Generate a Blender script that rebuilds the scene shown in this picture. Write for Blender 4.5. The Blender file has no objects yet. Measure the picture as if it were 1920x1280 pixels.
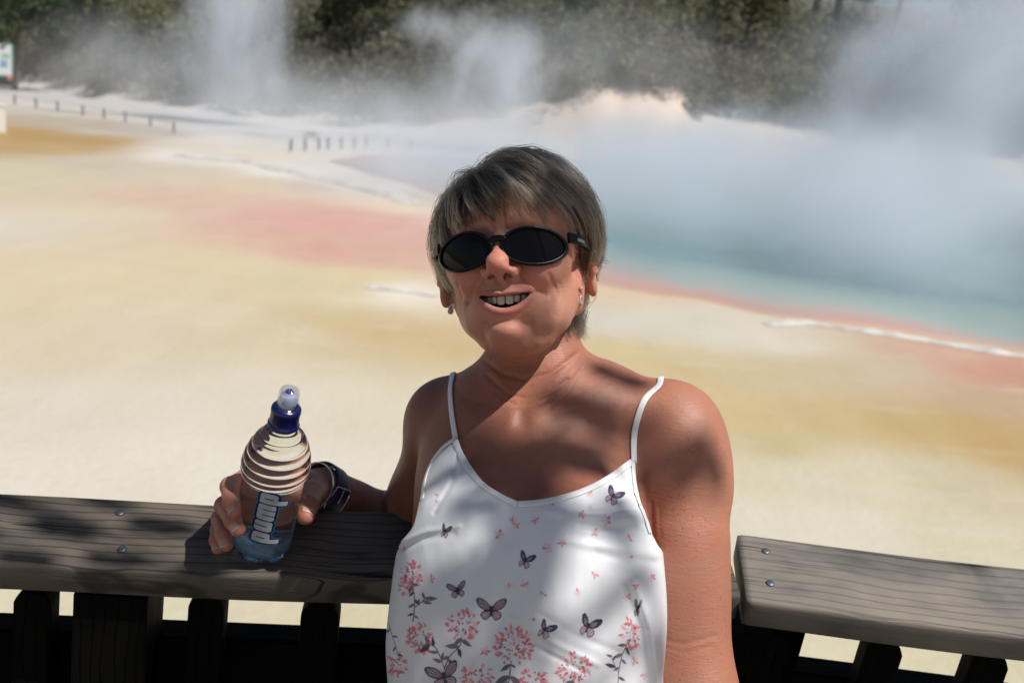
import bpy, bmesh, math, random
import numpy as np
from mathutils import Vector, Matrix
random.seed(7); RNG = np.random.default_rng(7)
R = math.radians
# ------------------------------------------------------------------ camera
F = 2000.0                      # focal length in photo pixels (1920 wide)
PITCH, ROLL = R(14), R(5)
CAM = np.array([0., 0., 1.65])
fwd = np.array([0, math.cos(PITCH), -math.sin(PITCH)])
up0 = np.array([0, math.sin(PITCH), math.cos(PITCH)])
rt0 = np.array([1., 0, 0])
UP = up0*math.cos(ROLL) - rt0*math.sin(ROLL)
RT = rt0*math.cos(ROLL) + up0*math.sin(ROLL)
MC = np.stack([RT, UP, -fwd], 1)          # camera frame -> world
sc = bpy.context.scene
cd = bpy.data.cameras.new('camera'); co = bpy.data.objects.new('camera', cd)
sc.collection.objects.link(co); sc.camera = co
cd.sensor_width = 36; cd.lens = 36*F/1920; cd.clip_end = 2000; cd.clip_start = .05
mw = Matrix.Identity(4)
for i in range(3):
    for j in range(3): mw[i][j] = MC[i, j]
    mw[i][3] = CAM[i]
co.matrix_world = mw
cd.dof.use_dof = True; cd.dof.focus_distance = 1.11; cd.dof.aperture_fstop = 6.6
# ------------------------------------------------------------------ light
SUN = np.array([.46, -.215, .87]); SUN /= np.linalg.norm(SUN)
EL = math.asin(SUN[2]); AZ = math.atan2(SUN[0], SUN[1])
w = bpy.data.worlds.new('World'); sc.world = w; w.use_nodes = True
nt = w.node_tree; sky = nt.nodes.new('ShaderNodeTexSky'); sky.sky_type = 'NISHITA'; sky.sun_disc = False
sky.sun_elevation = EL; sky.sun_rotation = AZ; sky.air_density = 1.0; sky.dust_density = 1.5
nt.links.new(sky.outputs[0], nt.nodes['Background'].inputs[0]); nt.nodes['Background'].inputs[1].default_value = .052
sl = bpy.data.lights.new('sun', 'SUN'); sl.energy = 4.1; sl.angle = R(.53); sl.color = (1, .965, .91)
so = bpy.data.objects.new('sun', sl); sc.collection.objects.link(so)
so.rotation_euler = Vector(SUN).to_track_quat('Z', 'Y').to_euler()
sc.view_settings.view_transform = 'Standard'; sc.view_settings.look = 'None'
sc.view_settings.exposure = 0.2; sc.view_settings.gamma = 1
cy = sc.cycles; cy.use_denoising = True; cy.max_bounces = 10; cy.transparent_max_bounces = 16
cy.transmission_bounces = 8; cy.volume_bounces = 4; cy.volume_step_rate = 1.0; cy.sample_clamp_indirect = 6
# ------------------------------------------------------------------ helpers
def K(x, y, d): return np.array([(x-960)/F*d, -(y-640)/F*d, -d])
def W(p):                                   # camera frame -> world
    return np.asarray(p) @ MC.T + CAM
def ray(x, y):
    d = fwd + RT*(x-960)/F - UP*(y-640)/F; return d
def link(o, parent=None):
    sc.collection.objects.link(o)
    if parent is not None: o.parent = parent; o.matrix_parent_inverse = Matrix.Identity(4)
    return o
def tag(o, label=None, cat=None, group=None, kind=None):
    if label: o['label'] = label
    if cat: o['category'] = cat
    if group: o['group'] = group
    if kind: o['kind'] = kind
    return o
def mesh_np(name, v, f, mat, parent=None, smooth=True, cols=None):
    """v (N,3), f list or (M,k) array"""
    me = bpy.data.meshes.new(name)
    v = np.asarray(v, dtype=np.float32)
    if isinstance(f, np.ndarray):
        k = f.shape[1]
        me.vertices.add(len(v)); me.vertices.foreach_set('co', v.ravel())
        me.loops.add(f.size); me.loops.foreach_set('vertex_index', f.astype(np.int32).ravel())
        me.polygons.add(len(f)); me.polygons.foreach_set('loop_start', np.arange(0, f.size, k, dtype=np.int32))
        me.update(calc_edges=True)
    else:
        me.from_pydata([tuple(map(float, q)) for q in v], [], [tuple(map(int, q)) for q in f]); me.update()
    if smooth: me.polygons.foreach_set('use_smooth', np.ones(len(me.polygons), bool))
    if cols:
        for cn, c in cols.items():
            a = me.color_attributes.new(cn, 'FLOAT_COLOR', 'POINT')
            cc = np.ones((len(v), 4), np.float32); cc[:, :3] = c; a.data.foreach_set('color', cc.ravel())
    me.validate()
    if mat is not None:
        for m in (mat if isinstance(mat, (list, tuple)) else [mat]): me.materials.append(m)
    o = bpy.data.objects.new(name, me); link(o, parent); return o
def bm_obj(name, bm, mat, parent=None, smooth=True):
    me = bpy.data.meshes.new(name); bm.to_mesh(me); bm.free()
    if smooth: me.polygons.foreach_set('use_smooth', np.ones(len(me.polygons), bool))
    for m in (mat if isinstance(mat, (list, tuple)) else [mat]): me.materials.append(m)
    return link(bpy.data.objects.new(name, me), parent)
def empty(name, loc=(0, 0, 0), rot=None, parent=None):
    o = bpy.data.objects.new(name, None); o.location = loc
    if rot is not None: o.rotation_euler = rot
    return link(o, parent)
class NT:
    def __init__(s, name):
        s.m = bpy.data.materials.new(name); s.m.use_nodes = True; s.t = s.m.node_tree
        s.b = s.t.nodes['Principled BSDF']; s.out = s.t.nodes['Material Output']
    def n(s, typ, **kw):
        q = s.t.nodes.new(typ)
        for k, v in kw.items():
            if k.startswith('_'): setattr(q, k[1:], v)
            else:
                key = int(k[1:]) if (k[0] == 'i' and k[1:].isdigit()) else k.replace('__', ' ')
                s.set(q, key, v)
        return q
    def set(s, q, key, v):
        if isinstance(v, bpy.types.NodeSocket): s.t.links.new(v, q.inputs[key])
        elif isinstance(v, bpy.types.Node): s.t.links.new(v.outputs[0], q.inputs[key])
        else: q.inputs[key].default_value = v
    def P(s, **kw):
        for k, v in kw.items(): s.set(s.b, k.replace('__', ' '), v)
    def ramp(s, fac, stops, interp='LINEAR'):
        q = s.t.nodes.new('ShaderNodeValToRGB'); s.set(q, 0, fac); e = q.color_ramp.elements; q.color_ramp.interpolation = interp
        while len(e) < len(stops): e.new(.5)
        for i, (p, c) in enumerate(stops):
            e[i].position = p; e[i].color = tuple(c)+(1,) if len(c) == 3 else c
        return q
    def math(s, op, a, b=0.0, c=None, clamp=False):
        q = s.t.nodes.new('ShaderNodeMath'); q.operation = op; q.use_clamp = clamp
        s.set(q, 0, a); s.set(q, 1, b)
        if c is not None: s.set(q, 2, c)
        return q
    def mix(s, fac, a, b, mode='MIX'):
        q = s.t.nodes.new('ShaderNodeMix'); q.data_type = 'RGBA'; q.blend_type = mode
        s.set(q, 0, fac); s.set(q, 6, a if not isinstance(a, tuple) or len(a) == 4 else a+(1,)); s.set(q, 7, b if not isinstance(b, tuple) or len(b) == 4 else b+(1,))
        return q.outputs[2]
    def coords(s, scale=(1, 1, 1), which='Object'):
        tc = s.t.nodes.new('ShaderNodeTexCoord'); mp = s.t.nodes.new('ShaderNodeMapping')
        s.t.links.new(tc.outputs[which], mp.inputs[0]); mp.inputs['Scale'].default_value = scale
        return mp.outputs[0]
    def noise(s, vec, scale, detail=4, rough=.55, dist=0):
        return s.n('ShaderNodeTexNoise', Vector=vec, Scale=scale, Detail=detail, Roughness=rough, Distortion=dist).outputs[0]
    def bump(s, h, strength=.3, dist=.01, normal=None):
        q = s.n('ShaderNodeBump', Height=h, Strength=strength, Distance=dist)
        if normal is not None: s.set(q, 'Normal', normal)
        return q.outputs[0]
def simple(name, col, rough=.5, metal=0., **kw):
    m = NT(name); m.P(Base__Color=tuple(col)+(1,), Roughness=rough, Metallic=metal, **kw); return m.m
def lin(r, g, b):
    f = lambda u: ((u/255)/12.92 if u/255 <= .04045 else ((u/255+.055)/1.055)**2.4)
    return np.array([f(r), f(g), f(b)])
def vnoise(P, scale, seed=0):
    """smooth value noise in [-1,1] on numpy points"""
    P = np.asarray(P, dtype=np.float64)*scale + 100.5 + seed*17.3
    i = np.floor(P).astype(np.int64); f = P-i; f = f*f*(3-2*f)
    def h(a, b, c):
        n = (a*73856093) ^ (b*19349663) ^ (c*83492791) ^ (seed*2654435)
        n = (n ^ (n >> 13))*1274126177 & 0x7fffffff
        return (n & 0xffff)/32767.5-1
    r = 0
    for dx in (0, 1):
        for dy in (0, 1):
            for dz in (0, 1):
                wgt = (f[:, 0] if dx else 1-f[:, 0])*(f[:, 1] if dy else 1-f[:, 1])*(f[:, 2] if dz else 1-f[:, 2])
                r = r+wgt*h(i[:, 0]+dx, i[:, 1]+dy, i[:, 2]+dz)
    return r
def spline(pts, n):
    """Catmull-Rom through pts, n samples"""
    p = np.asarray(pts, float); p = np.vstack([2*p[0]-p[1], p, 2*p[-1]-p[-2]])
    m = len(p)-3; t = np.linspace(0, m-1e-6, n); i = t.astype(int); u = (t-i)[:, None]
    a, b, c, d = p[i], p[i+1], p[i+2], p[i+3]
    return .5*((2*b)+(-a+c)*u+(2*a-5*b+4*c-d)*u**2+(-a+3*b-3*c+d)*u**3)
def tube(path, rad, seg=8, cap=True):
    path = np.asarray(path, float); n = len(path); rad = np.broadcast_to(rad, (n,))
    T = np.gradient(path, axis=0); T /= np.linalg.norm(T, axis=1)[:, None]+1e-12
    a = np.array([0, 0, 1.]) if abs(T[0][2]) < .9 else np.array([1., 0, 0])
    N = np.cross(T[0], a); N /= np.linalg.norm(N); vs = []
    for k in range(n):
        N = N-T[k]*(N@T[k]); N /= np.linalg.norm(N); B = np.cross(T[k], N)
        th = np.linspace(0, 2*math.pi, seg, endpoint=False)
        vs.append(path[k]+rad[k]*(np.cos(th)[:, None]*N+np.sin(th)[:, None]*B))
    v = np.vstack(vs); f = []
    for k in range(n-1):
        for j in range(seg):
            f.append((k*seg+j, k*seg+(j+1) % seg, (k+1)*seg+(j+1) % seg, (k+1)*seg+j))
    if cap: f.append(tuple(range(seg))[::-1]); f.append(tuple((n-1)*seg+j for j in range(seg)))
    return v, f
def join(parts):
    vs, fs, o = [], [], 0
    for v, f in parts:
        vs.append(np.asarray(v)); fs += [tuple(i+o for i in q) for q in f]; o += len(v)
    return np.vstack(vs), fs
def lathe(prof, seg=48, M=None):
    prof = np.asarray(prof, float); th = np.linspace(0, 2*math.pi, seg, endpoint=False); n = len(prof)
    v = np.stack([np.outer(prof[:, 0], np.cos(th)), np.outer(prof[:, 0], np.sin(th)), np.repeat(prof[:, 1][:, None], seg, 1)], -1).reshape(-1, 3)
    f = [(k*seg+j, k*seg+(j+1) % seg, (k+1)*seg+(j+1) % seg, (k+1)*seg+j) for k in range(n-1) for j in range(seg)]
    if prof[0, 0] > 1e-6: f.append(tuple(range(seg))[::-1])
    if prof[-1, 0] > 1e-6: f.append(tuple((n-1)*seg+j for j in range(seg)))
    return v, f
def box(c, s, M=None):
    c = np.array(c, float); s = np.array(s, float)/2
    v = np.array([[x, y, z] for x in (-1, 1) for y in (-1, 1) for z in (-1, 1)])*s
    f = [(0, 1, 3, 2), (4, 6, 7, 5), (0, 4, 5, 1), (2, 3, 7, 6), (0, 2, 6, 4), (1, 5, 7, 3)]
    v = v+c
    if M is not None: v = v@np.asarray(M).T
    return v, f
def leafmat(name, rough=.6, trans=True):
    m = NT(name); at = m.n('ShaderNodeAttribute', _attribute_name='leaf').outputs[0]
    m.P(Base__Color=at, Roughness=rough); m.set(m.b, 'Specular IOR Level', .25)
    if trans:
        tr = m.n('ShaderNodeBsdfTranslucent', Color=at); mx = m.n('ShaderNodeMixShader', i0=.3); m.t.links.new(m.b.outputs[0], mx.inputs[1]); m.t.links.new(tr.outputs[0], mx.inputs[2])
        m.t.links.new(mx.outputs[0], m.out.inputs[0])
    return m.m
BARK = NT('bark'); n1 = BARK.noise(BARK.coords((6, 6, 1)), 6, 5); BARK.P(Base__Color=BARK.ramp(n1, [(.3, (.05, .04, .03)), (.7, (.16, .13, .10))]).outputs[0], Roughness=.9); BARK = BARK.m
# ------------------------------------------------------------------ ground, pool, bush
GZ = -2.0; GH = CAM[2]-GZ
def gnd(x, y, z=GZ):
    d = ray(x, y); s = (CAM[2]-z)/(-d[2]); return CAM+d*s
def azim(px):            # azimuth of image column measured on the far field
    d = ray(px, 250); return math.atan2(d[0], d[1])
AZK = [azim(x) for x in (-900, 0, 110, 200, 300, 375, 500, 560, 700, 770, 1000, 1100, 1260, 1300, 1450, 1540, 1700, 1920, 2600)]
R0K = [86, 86, 80, 68, 66, 63, 62, 60, 58, 58, 56, 55, 55.5, 57, 58, 59, 60, 60, 60]   # where the bank begins
HBK = [.3, .3, .3, .2, .2, .2, .2, .2, .3, .5, 1.8, 2.8, 3.0, 2.1, 1.8, 1.7, 1.5, 1.5, 1.5]  # bank height
def bank(phi): return np.interp(phi, AZK, R0K), np.interp(phi, AZK, HBK)
def terrain_h(X, Y):
    r = np.hypot(X, Y); phi = np.arctan2(X, Y); r0, hb = bank(phi)
    P = np.stack([X, Y, 0*X], -1).reshape(-1, 3)
    nz = (vnoise(P, .35, 3)+.5*vnoise(P, .9, 4)).reshape(np.shape(X))
    t = np.clip((r-r0-nz*.8)/2.6, 0, 1); t = t*t*(3-2*t)
    front = np.clip((np.cos(phi)-.35)/.2, 0, 1)
    h = t*hb*(1+.22*nz+.08*(vnoise(P, 2.2, 6).reshape(np.shape(X)))) + np.clip(r-r0-2.5, 0, 70)*.185
    return GZ + front*h + .004*nz*np.clip(r/10, 0, 1)
# colours of the sinter terrace (albedo), sampled where each stain lies
CP = [ # px, py, (r,g,b) display colour of the sunlit ground, weight radius
 (60,250,(190,150,70)),(110,262,(188,150,74)),(20,275,(196,160,90)),(150,235,(190,175,150)),(250,250,(196,186,170)),(60,330,(214,204,170)),
 (200,310,(206,196,170)),(330,320,(214,202,180)),(420,300,(214,200,180)),(60,430,(222,212,190)),(200,400,(224,210,180)),(330,372,(224,190,165)),
 (480,345,(222,200,170)),(600,350,(212,196,184)),(760,380,(228,210,190)),(360,295,(232,228,222)),(450,308,(234,230,226)),(560,325,(236,232,230)),(680,350,(232,228,226)),
 (400,395,(224,186,168)),(480,410,(224,174,158)),(560,410,(226,170,156)),(640,420,(226,168,155)),(740,430,(224,174,158)),(790,450,(222,174,160)),(620,470,(222,168,150)),(720,485,(222,176,156)),
 (850,470,(220,170,150)),(960,480,(216,180,160)),(60,560,(224,206,168)),(200,520,(226,208,170)),(350,480,(226,206,168)),(480,500,(226,210,170)),(560,530,(220,204,160)),(690,540,(222,204,158)),
 (100,640,(220,206,176)),(260,620,(220,206,178)),(420,600,(220,206,170)),(560,620,(218,202,166)),(660,600,(212,190,138)),(760,620,(210,184,130)),(860,640,(210,184,130)),
 (750,545,(240,234,220)),(700,520,(226,206,158)),(100,760,(222,214,196)),(300,760,(222,214,196)),(500,740,(222,212,192)),(700,760,(222,212,186)),(100,900,(226,218,204)),(350,880,(226,220,206)),(600,880,(226,218,202)),(700,900,(226,218,200)),
 (1130,600,(214,208,192)),(1250,600,(216,210,192)),(1350,620,(220,214,198)),(1450,640,(220,212,190)),(1130,540,(224,200,168)),(1150,650,(214,194,140)),(1250,680,(212,190,138)),(1400,690,(210,190,146)),(1550,680,(204,184,146)),(1700,690,(206,184,154)),
 (1850,690,(212,158,130)),(1900,700,(208,148,122)),(1800,670,(212,170,146)),(1920,760,(200,168,130)),(1400,780,(208,186,126)),(1300,740,(212,190,132)),(1550,780,(206,182,124)),(1700,800,(202,172,106)),(1850,810,(198,164,94)),(1900,840,(196,160,92)),(1450,830,(204,184,128)),
 (1350,870,(214,204,168)),(1500,880,(218,210,184)),(1650,890,(216,206,176)),(1800,900,(208,196,160)),(1400,960,(220,214,192)),(1600,980,(220,214,192)),(1800,1000,(214,206,176)),(1500,1030,(220,214,190)),(1880,1100,(212,204,172)),(1600,1220,(214,206,170)),(1850,1260,(210,202,166)),
 (300,1130,(216,208,176)),(500,1130,(216,206,174)),(650,1150,(212,202,166)),(100,1130,(216,208,178)),(900,800,(214,206,180)),(1100,900,(212,204,176)),
 (1000,250,(226,214,204)),(1200,250,(232,216,198)),(900,280,(226,220,212)),(1400,270,(226,214,200)),(1700,300,(214,206,196)),(400,260,(222,218,214)),(300,215,(226,222,218)),(150,185,(214,208,206)),(600,255,(226,222,220)),(800,280,(224,222,220))]
cpw = np.array([gnd(a, b) for a, b, _ in CP]); cpc = np.array([lin(*c) for _, _, c in CP])
def warp(x, y):
    r = np.hypot(x, y); return np.stack([np.arctan2(x, y)*3.2, np.log(r)*2.6], -1)
cpq = warp(cpw[:, 0], cpw[:, 1])
rr = np.concatenate([np.linspace(.3, 6, 10), np.geomspace(6.6, 85, 200), np.geomspace(88, 900, 24)])
aa = np.concatenate([np.linspace(-math.pi, R(-46), 40, endpoint=False), np.linspace(R(-46), R(46), 240), np.linspace(R(46), math.pi, 40)[1:]])
RR, AA = np.meshgrid(rr, aa, indexing='ij'); X = RR*np.sin(AA); Y = RR*np.cos(AA); Z = terrain_h(X, Y)
q = warp(X.ravel(), Y.ravel()); q[:, 0] = np.clip(q[:, 0], -1.9, 1.9)
wob = np.stack([X.ravel(), Y.ravel(), 0*X.ravel()], -1)
q = q+np.stack([vnoise(wob*[1, .45, 1], .5, 11)*.07, vnoise(wob*[.35, 1, 1], .6, 12)*.05], -1)
D2 = ((q[:, None, :]-cpq[None])**2).sum(-1); wt = 1/(D2+.0025)**1.7
tc = (wt@cpc)/wt.sum(1)[:, None]
tc = (tc*.78+tc.mean(1)[:, None]*.16)*np.array([.82, .80, .765])
# slightly stronger chroma than the hazy picture
hillw = np.clip((Z.ravel()-GZ-np.interp(AA.ravel(), AZK, HBK)-.25)/.6, 0, 1)[:, None]
bankc = np.array([.62, .50, .41])
bw = np.clip((Z.ravel()-GZ-.3)/.5, 0, 1)[:, None]
tc = tc*(1-bw)+bankc*bw; tc = tc*(1-hillw)+np.array([.10, .085, .06])*hillw
na, nr = len(aa), len(rr)
ii, jj = np.meshgrid(np.arange(nr-1), np.arange(na-1), indexing='ij')
fq = np.stack([ii*na+jj, (ii+1)*na+jj, (ii+1)*na+jj+1, ii*na+jj+1], -1).reshape(-1, 4)[:, ::-1]
m = NT('sinter'); at = m.n('ShaderNodeAttribute', _attribute_name='stain').outputs[0]
v = m.coords((1, .35, 1)); n1 = m.noise(v, 1.6, 6, .62); n2 = m.noise(m.coords((1, 1, 1)), 9, 5, .6); n3 = m.noise(m.coords((.25, 1, 1)), 2.2, 5, .6, .6)
c = m.mix(.55, at, m.ramp(n1, [(.3, (.44, .44, .44)), (.62, (.56, .56, .56))]).outputs[0], 'SOFT_LIGHT')
c = m.mix(m.ramp(n3, [(.54, (0, 0, 0)), (.74, (.28, .28, .28))]).outputs[0], c, (.60, .56, .49))
c = m.mix(m.ramp(n2, [(.30, (.18, .18, .18)), (.48, (0, 0, 0))]).outputs[0], c, (.42, .36, .25))
m.P(Base__Color=c, Roughness=.62, Normal=m.bump(n2, .5, .03))
g = mesh_np('ground', np.stack([X.ravel(), Y.ravel(), Z.ravel()], -1), fq, m.m, cols={'stain': tc}); tag(g, kind='structure')
# pool ---------------------------------------------------------------
PB = [(612, 300), (640, 312), (700, 330), (780, 352), (850, 385), (900, 430), (980, 488), (1110, 532), (1200, 552), (1300, 566), (1390, 583), (1480, 601), (1600, 615), (1700, 628), (1800, 644), (1930, 662), (2150, 690), (2500, 700), (2700, 560), (2500, 440), (2250, 390),
      (1960, 350), (1750, 328), (1500, 312), (1300, 304), (1150, 300), (1000, 300), (860, 296), (760, 293), (680, 292)]
pb = spline([gnd(x, y)[:2] for x, y in PB+PB[:1]], 261)[:-1]
pb = pb + np.stack([vnoise(np.c_[pb, 0*pb[:, 0]], .8, 21), vnoise(np.c_[pb, 0*pb[:, 0]], .8, 22)], -1)*.18
cen = pb.mean(0); NR = 26; vs = [np.r_[cen, 0]]; fs = []
ks = 1-np.linspace(0, 1, NR)**1.6
ringv = [np.c_[cen+(pb-cen)*k, np.full(len(pb), GZ+(.014 if k < 1 else -.02))] for k in ks[:-1]]
vv = np.vstack(ringv+[np.array([[cen[0], cen[1], GZ+.014]])]); L = len(pb)
for k in range(len(ringv)-1):
    for j in range(L): fs.append((k*L+j, k*L+(j+1) % L, (k+1)*L+(j+1) % L, (k+1)*L+j))
for j in range(L): fs.append(((len(ringv)-1)*L+j, (len(ringv)-1)*L+(j+1) % L, len(vv)-1))
dist = np.concatenate([np.repeat([np.linalg.norm(pb-cen, axis=1).mean()*(1-k) for k in ks[:-1]], L), [20]])
nz = vnoise(vv, .5, 31)*.5+vnoise(vv, .2, 32)*.8
tt = np.clip((dist+nz*.7)/np.where(vv[:, 0] < 3, 4.0, 1.9), 0, 1)[:, None]; t2 = np.clip((dist+nz*1.2-1.)/5, 0, 1)[:, None]
te = np.clip(dist/.5, 0, 1)[:, None]; wc = (lin(196, 176, 150)*(1-te)+lin(190, 132, 110)*te)*(1-tt)+lin(150, 160, 150)*tt; wc = wc*(1-t2)+lin(80, 116, 118)*t2
leftw = np.clip((2.0-vv[:, 0])/6, 0, 1)[:, None]; wc = wc*(1-leftw*.5)+lin(170, 140, 140)*leftw*.5
m = NT('pool_water'); at = m.n('ShaderNodeAttribute', _attribute_name='depth_tone').outputs[0]
m.P(Base__Color=at, Roughness=.16, IOR=1.33, Normal=m.bump(m.noise(m.coords((1, 1, 1)), 2.5, 4, .6), .25, .04))
o = mesh_np('water', vv, fs, m.m, cols={'depth_tone': wc}); tag(o, kind='structure')
# raised sinter rim along the near shore
def rim(pts, wid, hgt, name, mat, seed):
    c = spline([gnd(x, y)[:2] for x, y in pts], 160); T = np.gradient(c, axis=0); T /= np.linalg.norm(T, axis=1)[:, None]
    N = np.stack([-T[:, 1], T[:, 0]], -1); vs = []; prof = [(-1.2, -.02), (-.9, .3), (-.4, .8), (.1, 1), (.6, .75), (1, .3), (1.25, -.02)]
    q = np.c_[c, 0*c[:, 0]]; a = 1+.45*vnoise(q, 1.5, seed)+.25*vnoise(q, 4, seed+1); b = .3*vnoise(q, .9, seed+2)
    end = np.minimum(1, np.minimum(np.arange(160), 159-np.arange(160))/14.)
    for u, h in prof: vs.append(np.c_[c+N*(u*wid*a+b*wid)[:, None], GZ+.01+h*hgt*a*end])
    V = np.stack(vs, 1).reshape(-1, 3); k = len(prof)
    f = [(i*k+j, (i+1)*k+j, (i+1)*k+j+1, i*k+j+1) for i in range(159) for j in range(k-1)]
    return tag(mesh_np(name, V, f, mat), kind='structure')
m = NT('white_sinter'); n1 = m.noise(m.coords((1, 1, 1)), 3, 5, .6)
m.P(Base__Color=m.ramp(n1, [(.35, (.44, .40, .34)), (.6, (.62, .60, .57))]).outputs[0], Roughness=.6, Normal=m.bump(n1, .6, .05))
WS = m.m
rim([(1440, 610), (1500, 606), (1600, 619), (1700, 634), (1800, 651), (1940, 672), (2200, 702)], .10, .05, 'shore_ledge', WS, 41)
rim([(330, 290), (400, 296), (480, 306), (560, 326), (620, 338), (700, 358), (790, 385)], .34, .05, 'shore_ledge', WS, 51)
rim([(690, 538), (730, 543), (780, 549), (820, 556)], .10, .03, 'shore_ledge', WS, 61)
# path surface on the far shore
c = spline([gnd(x, y)[:2] for x, y in [(-300, 150), (0, 172), (150, 186), (300, 214), (420, 236), (560, 256), (700, 262), (800, 266), (950, 270)]], 80)
T = np.gradient(c, axis=0); T /= np.linalg.norm(T, axis=1)[:, None]; N = np.stack([-T[:, 1], T[:, 0]], -1); q = np.c_[c, 0*c[:, 0]]
wv = 2.2+.8*vnoise(q, .2, 5)
V = np.stack([np.c_[c-N*wv[:, None], np.full(80, GZ+.012)], np.c_[c+N*(wv+1.6)[:, None], np.full(80, GZ+.012)]], 1).reshape(-1, 3)
m = NT('pale_gravel'); n1 = m.noise(m.coords((1, 1, 1)), 2.5, 5, .6)
m.P(Base__Color=m.ramp(n1, [(.3, (.40, .38, .365)), (.7, (.50, .485, .47))]).outputs[0], Roughness=.9)
tag(mesh_np('path', V, [(2*i, 2*i+2, 2*i+3, 2*i+1) for i in range(79)], m.m), kind='structure')
# bollards -------------------------------------------------------------
MW = simple('grey_post_paint', (.2, .2, .19), .7)
bv, bf = lathe([(.055, 0), (.055, .40), (.06, .41), (.06, .45), (.045, .475), (0, .48)], 12)
bme = None
LBLP = [(28, 196), (68, 203), (108, 209), (155, 217), (195, 223), (235, 229), (282, 237), (326, 250)]
RBLP = [(545, 284), (572, 283), (598, 281), (615, 281), (640, 279), (664, 278), (686, 277), (727, 279), (770, 284)]
allb = []
for gi, lst in enumerate((LBLP, RBLP)):
    for k, (x, y) in enumerate(lst):
        p = gnd(x, y)
        if bme is None:
            o = mesh_np('bollard', bv, bf, MW); bme = o.data
        else: o = link(bpy.data.objects.new('bollard', bme))
        o.location = (p[0], p[1], GZ+.02); o.rotation_euler = (R(random.uniform(-3, 3)), R(random.uniform(-3, 3)), 0)
        if gi == 0: lb = ['short grey post at the left end of the roped row below the signboard' if k == 0 else 'short grey roped post by the far path, %s along from the signboard' % ['', 'second', 'third', 'fourth', 'fifth', 'sixth', 'seventh', 'eighth'][k]][0]
        else: lb = 'short grey post in the row above the pool, %s from its left end' % ['first', 'second', 'third', 'fourth', 'fifth', 'sixth', 'seventh', 'eighth', 'ninth'][k]
        tag(o, lb, 'bollard', 'posts along the far path' if gi == 0 else 'posts above the pool edge'); allb.append(p)
rp = []
for k in range(len(LBLP)-1):
    a, b = allb[k].copy(), allb[k+1].copy()
    for t in np.linspace(0, 1, 7)[:-1]:
        q = a*(1-t)+b*t; q[2] = GZ+.42-.10*4*t*(1-t)*.6; rp.append(q)
v, f = tube(rp, .014, 5); tag(mesh_np('rope', v, f, simple('faded_red_rope', (.42, .22, .17), .8)), 'thin faded red rope slung between the posts by the far path', 'rope')
# signboard, disc marker, white post -------------------------------------------
p = gnd(-4, 160); sg = tag(empty('signboard', (p[0], p[1], GZ)), 'white visitor signboard with a green edge at the far left, before the bushes', 'signboard')
sg.rotation_euler = (0, 0, math.atan2(-p[0], p[1])*1.0)
sg.rotation_euler = (0, 0, -math.atan2(p[0], p[1]))
dd = math.hypot(p[0], p[1]); s1 = dd/F
zb = 17*s1; hh = 50*s1; ww = 44*s1
mesh_np('panel', *join([box((0, 0, zb+hh/2), (ww, .05, hh))]), simple('sign_white', (.82, .84, .82), .5), sg, False)
fr = [box((0, 0, zb+hh+.04), (ww+.16, .09, .09)), box((0, 0, zb-.04), (ww+.16, .09, .09)), box((ww/2+.04, 0, zb+hh/2), (.09, .09, hh-.003)), box((-ww/2-.04, 0, zb+hh/2), (.09, .09, hh-.003))]
mesh_np('frame', *join(fr), simple('sign_green', (.10, .38, .30), .5), sg, False)
for i, (cx, cz, sx, sz, cc) in enumerate([(.28, .62, .36, .18, (.35, .6, .5)), (.22, .36, .30, .22, (.25, .40, .62)), (-.25, .45, .3, .5, (.5, .62, .45))]):
    mesh_np('notice', *box((cx*ww, -.03, zb+cz*hh), (sx*ww*.8, .015, sz*hh)), simple('notice%d' % i, cc, .6), sg, False)
mesh_np('leg', *box((ww*.36, 0, zb/2-.1), (.14, .12, zb+.03)), simple('dark_post', (.03, .03, .028), .7), sg, False)
mesh_np('leg', *box((-ww*.36, 0, zb/2-.1), (.14, .12, zb+.03)), bpy.data.materials['dark_post'], sg, False)
mesh_np('kickboard', *box((0, .12, zb*.36), (ww*1.1, .1, zb*.7)), bpy.data.materials['dark_post'], sg, False)
mesh_np('warning_plate', *box((ww*.42, -.12, zb*.74), (.30, .03, .28)), simple('warning_orange', (.75, .22, .08), .5), sg, False)
p = gnd(56, 159); mk = tag(empty('marker_post', (p[0], p[1], GZ)), 'dark stubby marker post carrying a round white disc, right of the signboard', 'marker')
mk.rotation_euler = (0, 0, -math.atan2(p[0], p[1])); s1 = math.hypot(p[0], p[1])/F
mesh_np('post', *join([box((0, .08, 9*s1), (26*s1, .14, 18*s1)), box((0, .08, 19*s1), (16*s1, .12, 5*s1))]), bpy.data.materials['dark_post'], mk, False)
dv, df = lathe([(0, 0), (7*s1, 0), (7*s1, .04), (0, .04)], 24); dv = np.c_[dv[:, 0], -dv[:, 2]-.01, dv[:, 1]+10*s1]
mesh_np('disc', dv, df, simple('disc_white', (.8, .8, .82), .5), mk, False)
dv, df = lathe([(0, 0), (2*s1, 0), (2*s1, .02), (0, .02)], 16); dv = np.c_[dv[:, 0], -dv[:, 2]-.052, dv[:, 1]+10*s1]
mesh_np('hub', dv, df, bpy.data.materials['warning_orange'], mk, False)
p = gnd(-6, 247); s1 = math.hypot(p[0], p[1])/F
wp = tag(empty('white_post', (p[0], p[1], GZ), (0, 0, -math.atan2(p[0], p[1]))), 'white painted block post at the left edge above the ochre stain', 'post')
mesh_np('shaft', *box((0, 0, 21*s1), (28*s1, .3, 42*s1)), simple('post_white', (.8, .79, .72), .6), wp, False)
mesh_np('cap', *box((0, 0, 43.2*s1), (31*s1, .36, 2.5*s1)), bpy.data.materials['post_white'], wp, False)
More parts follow.
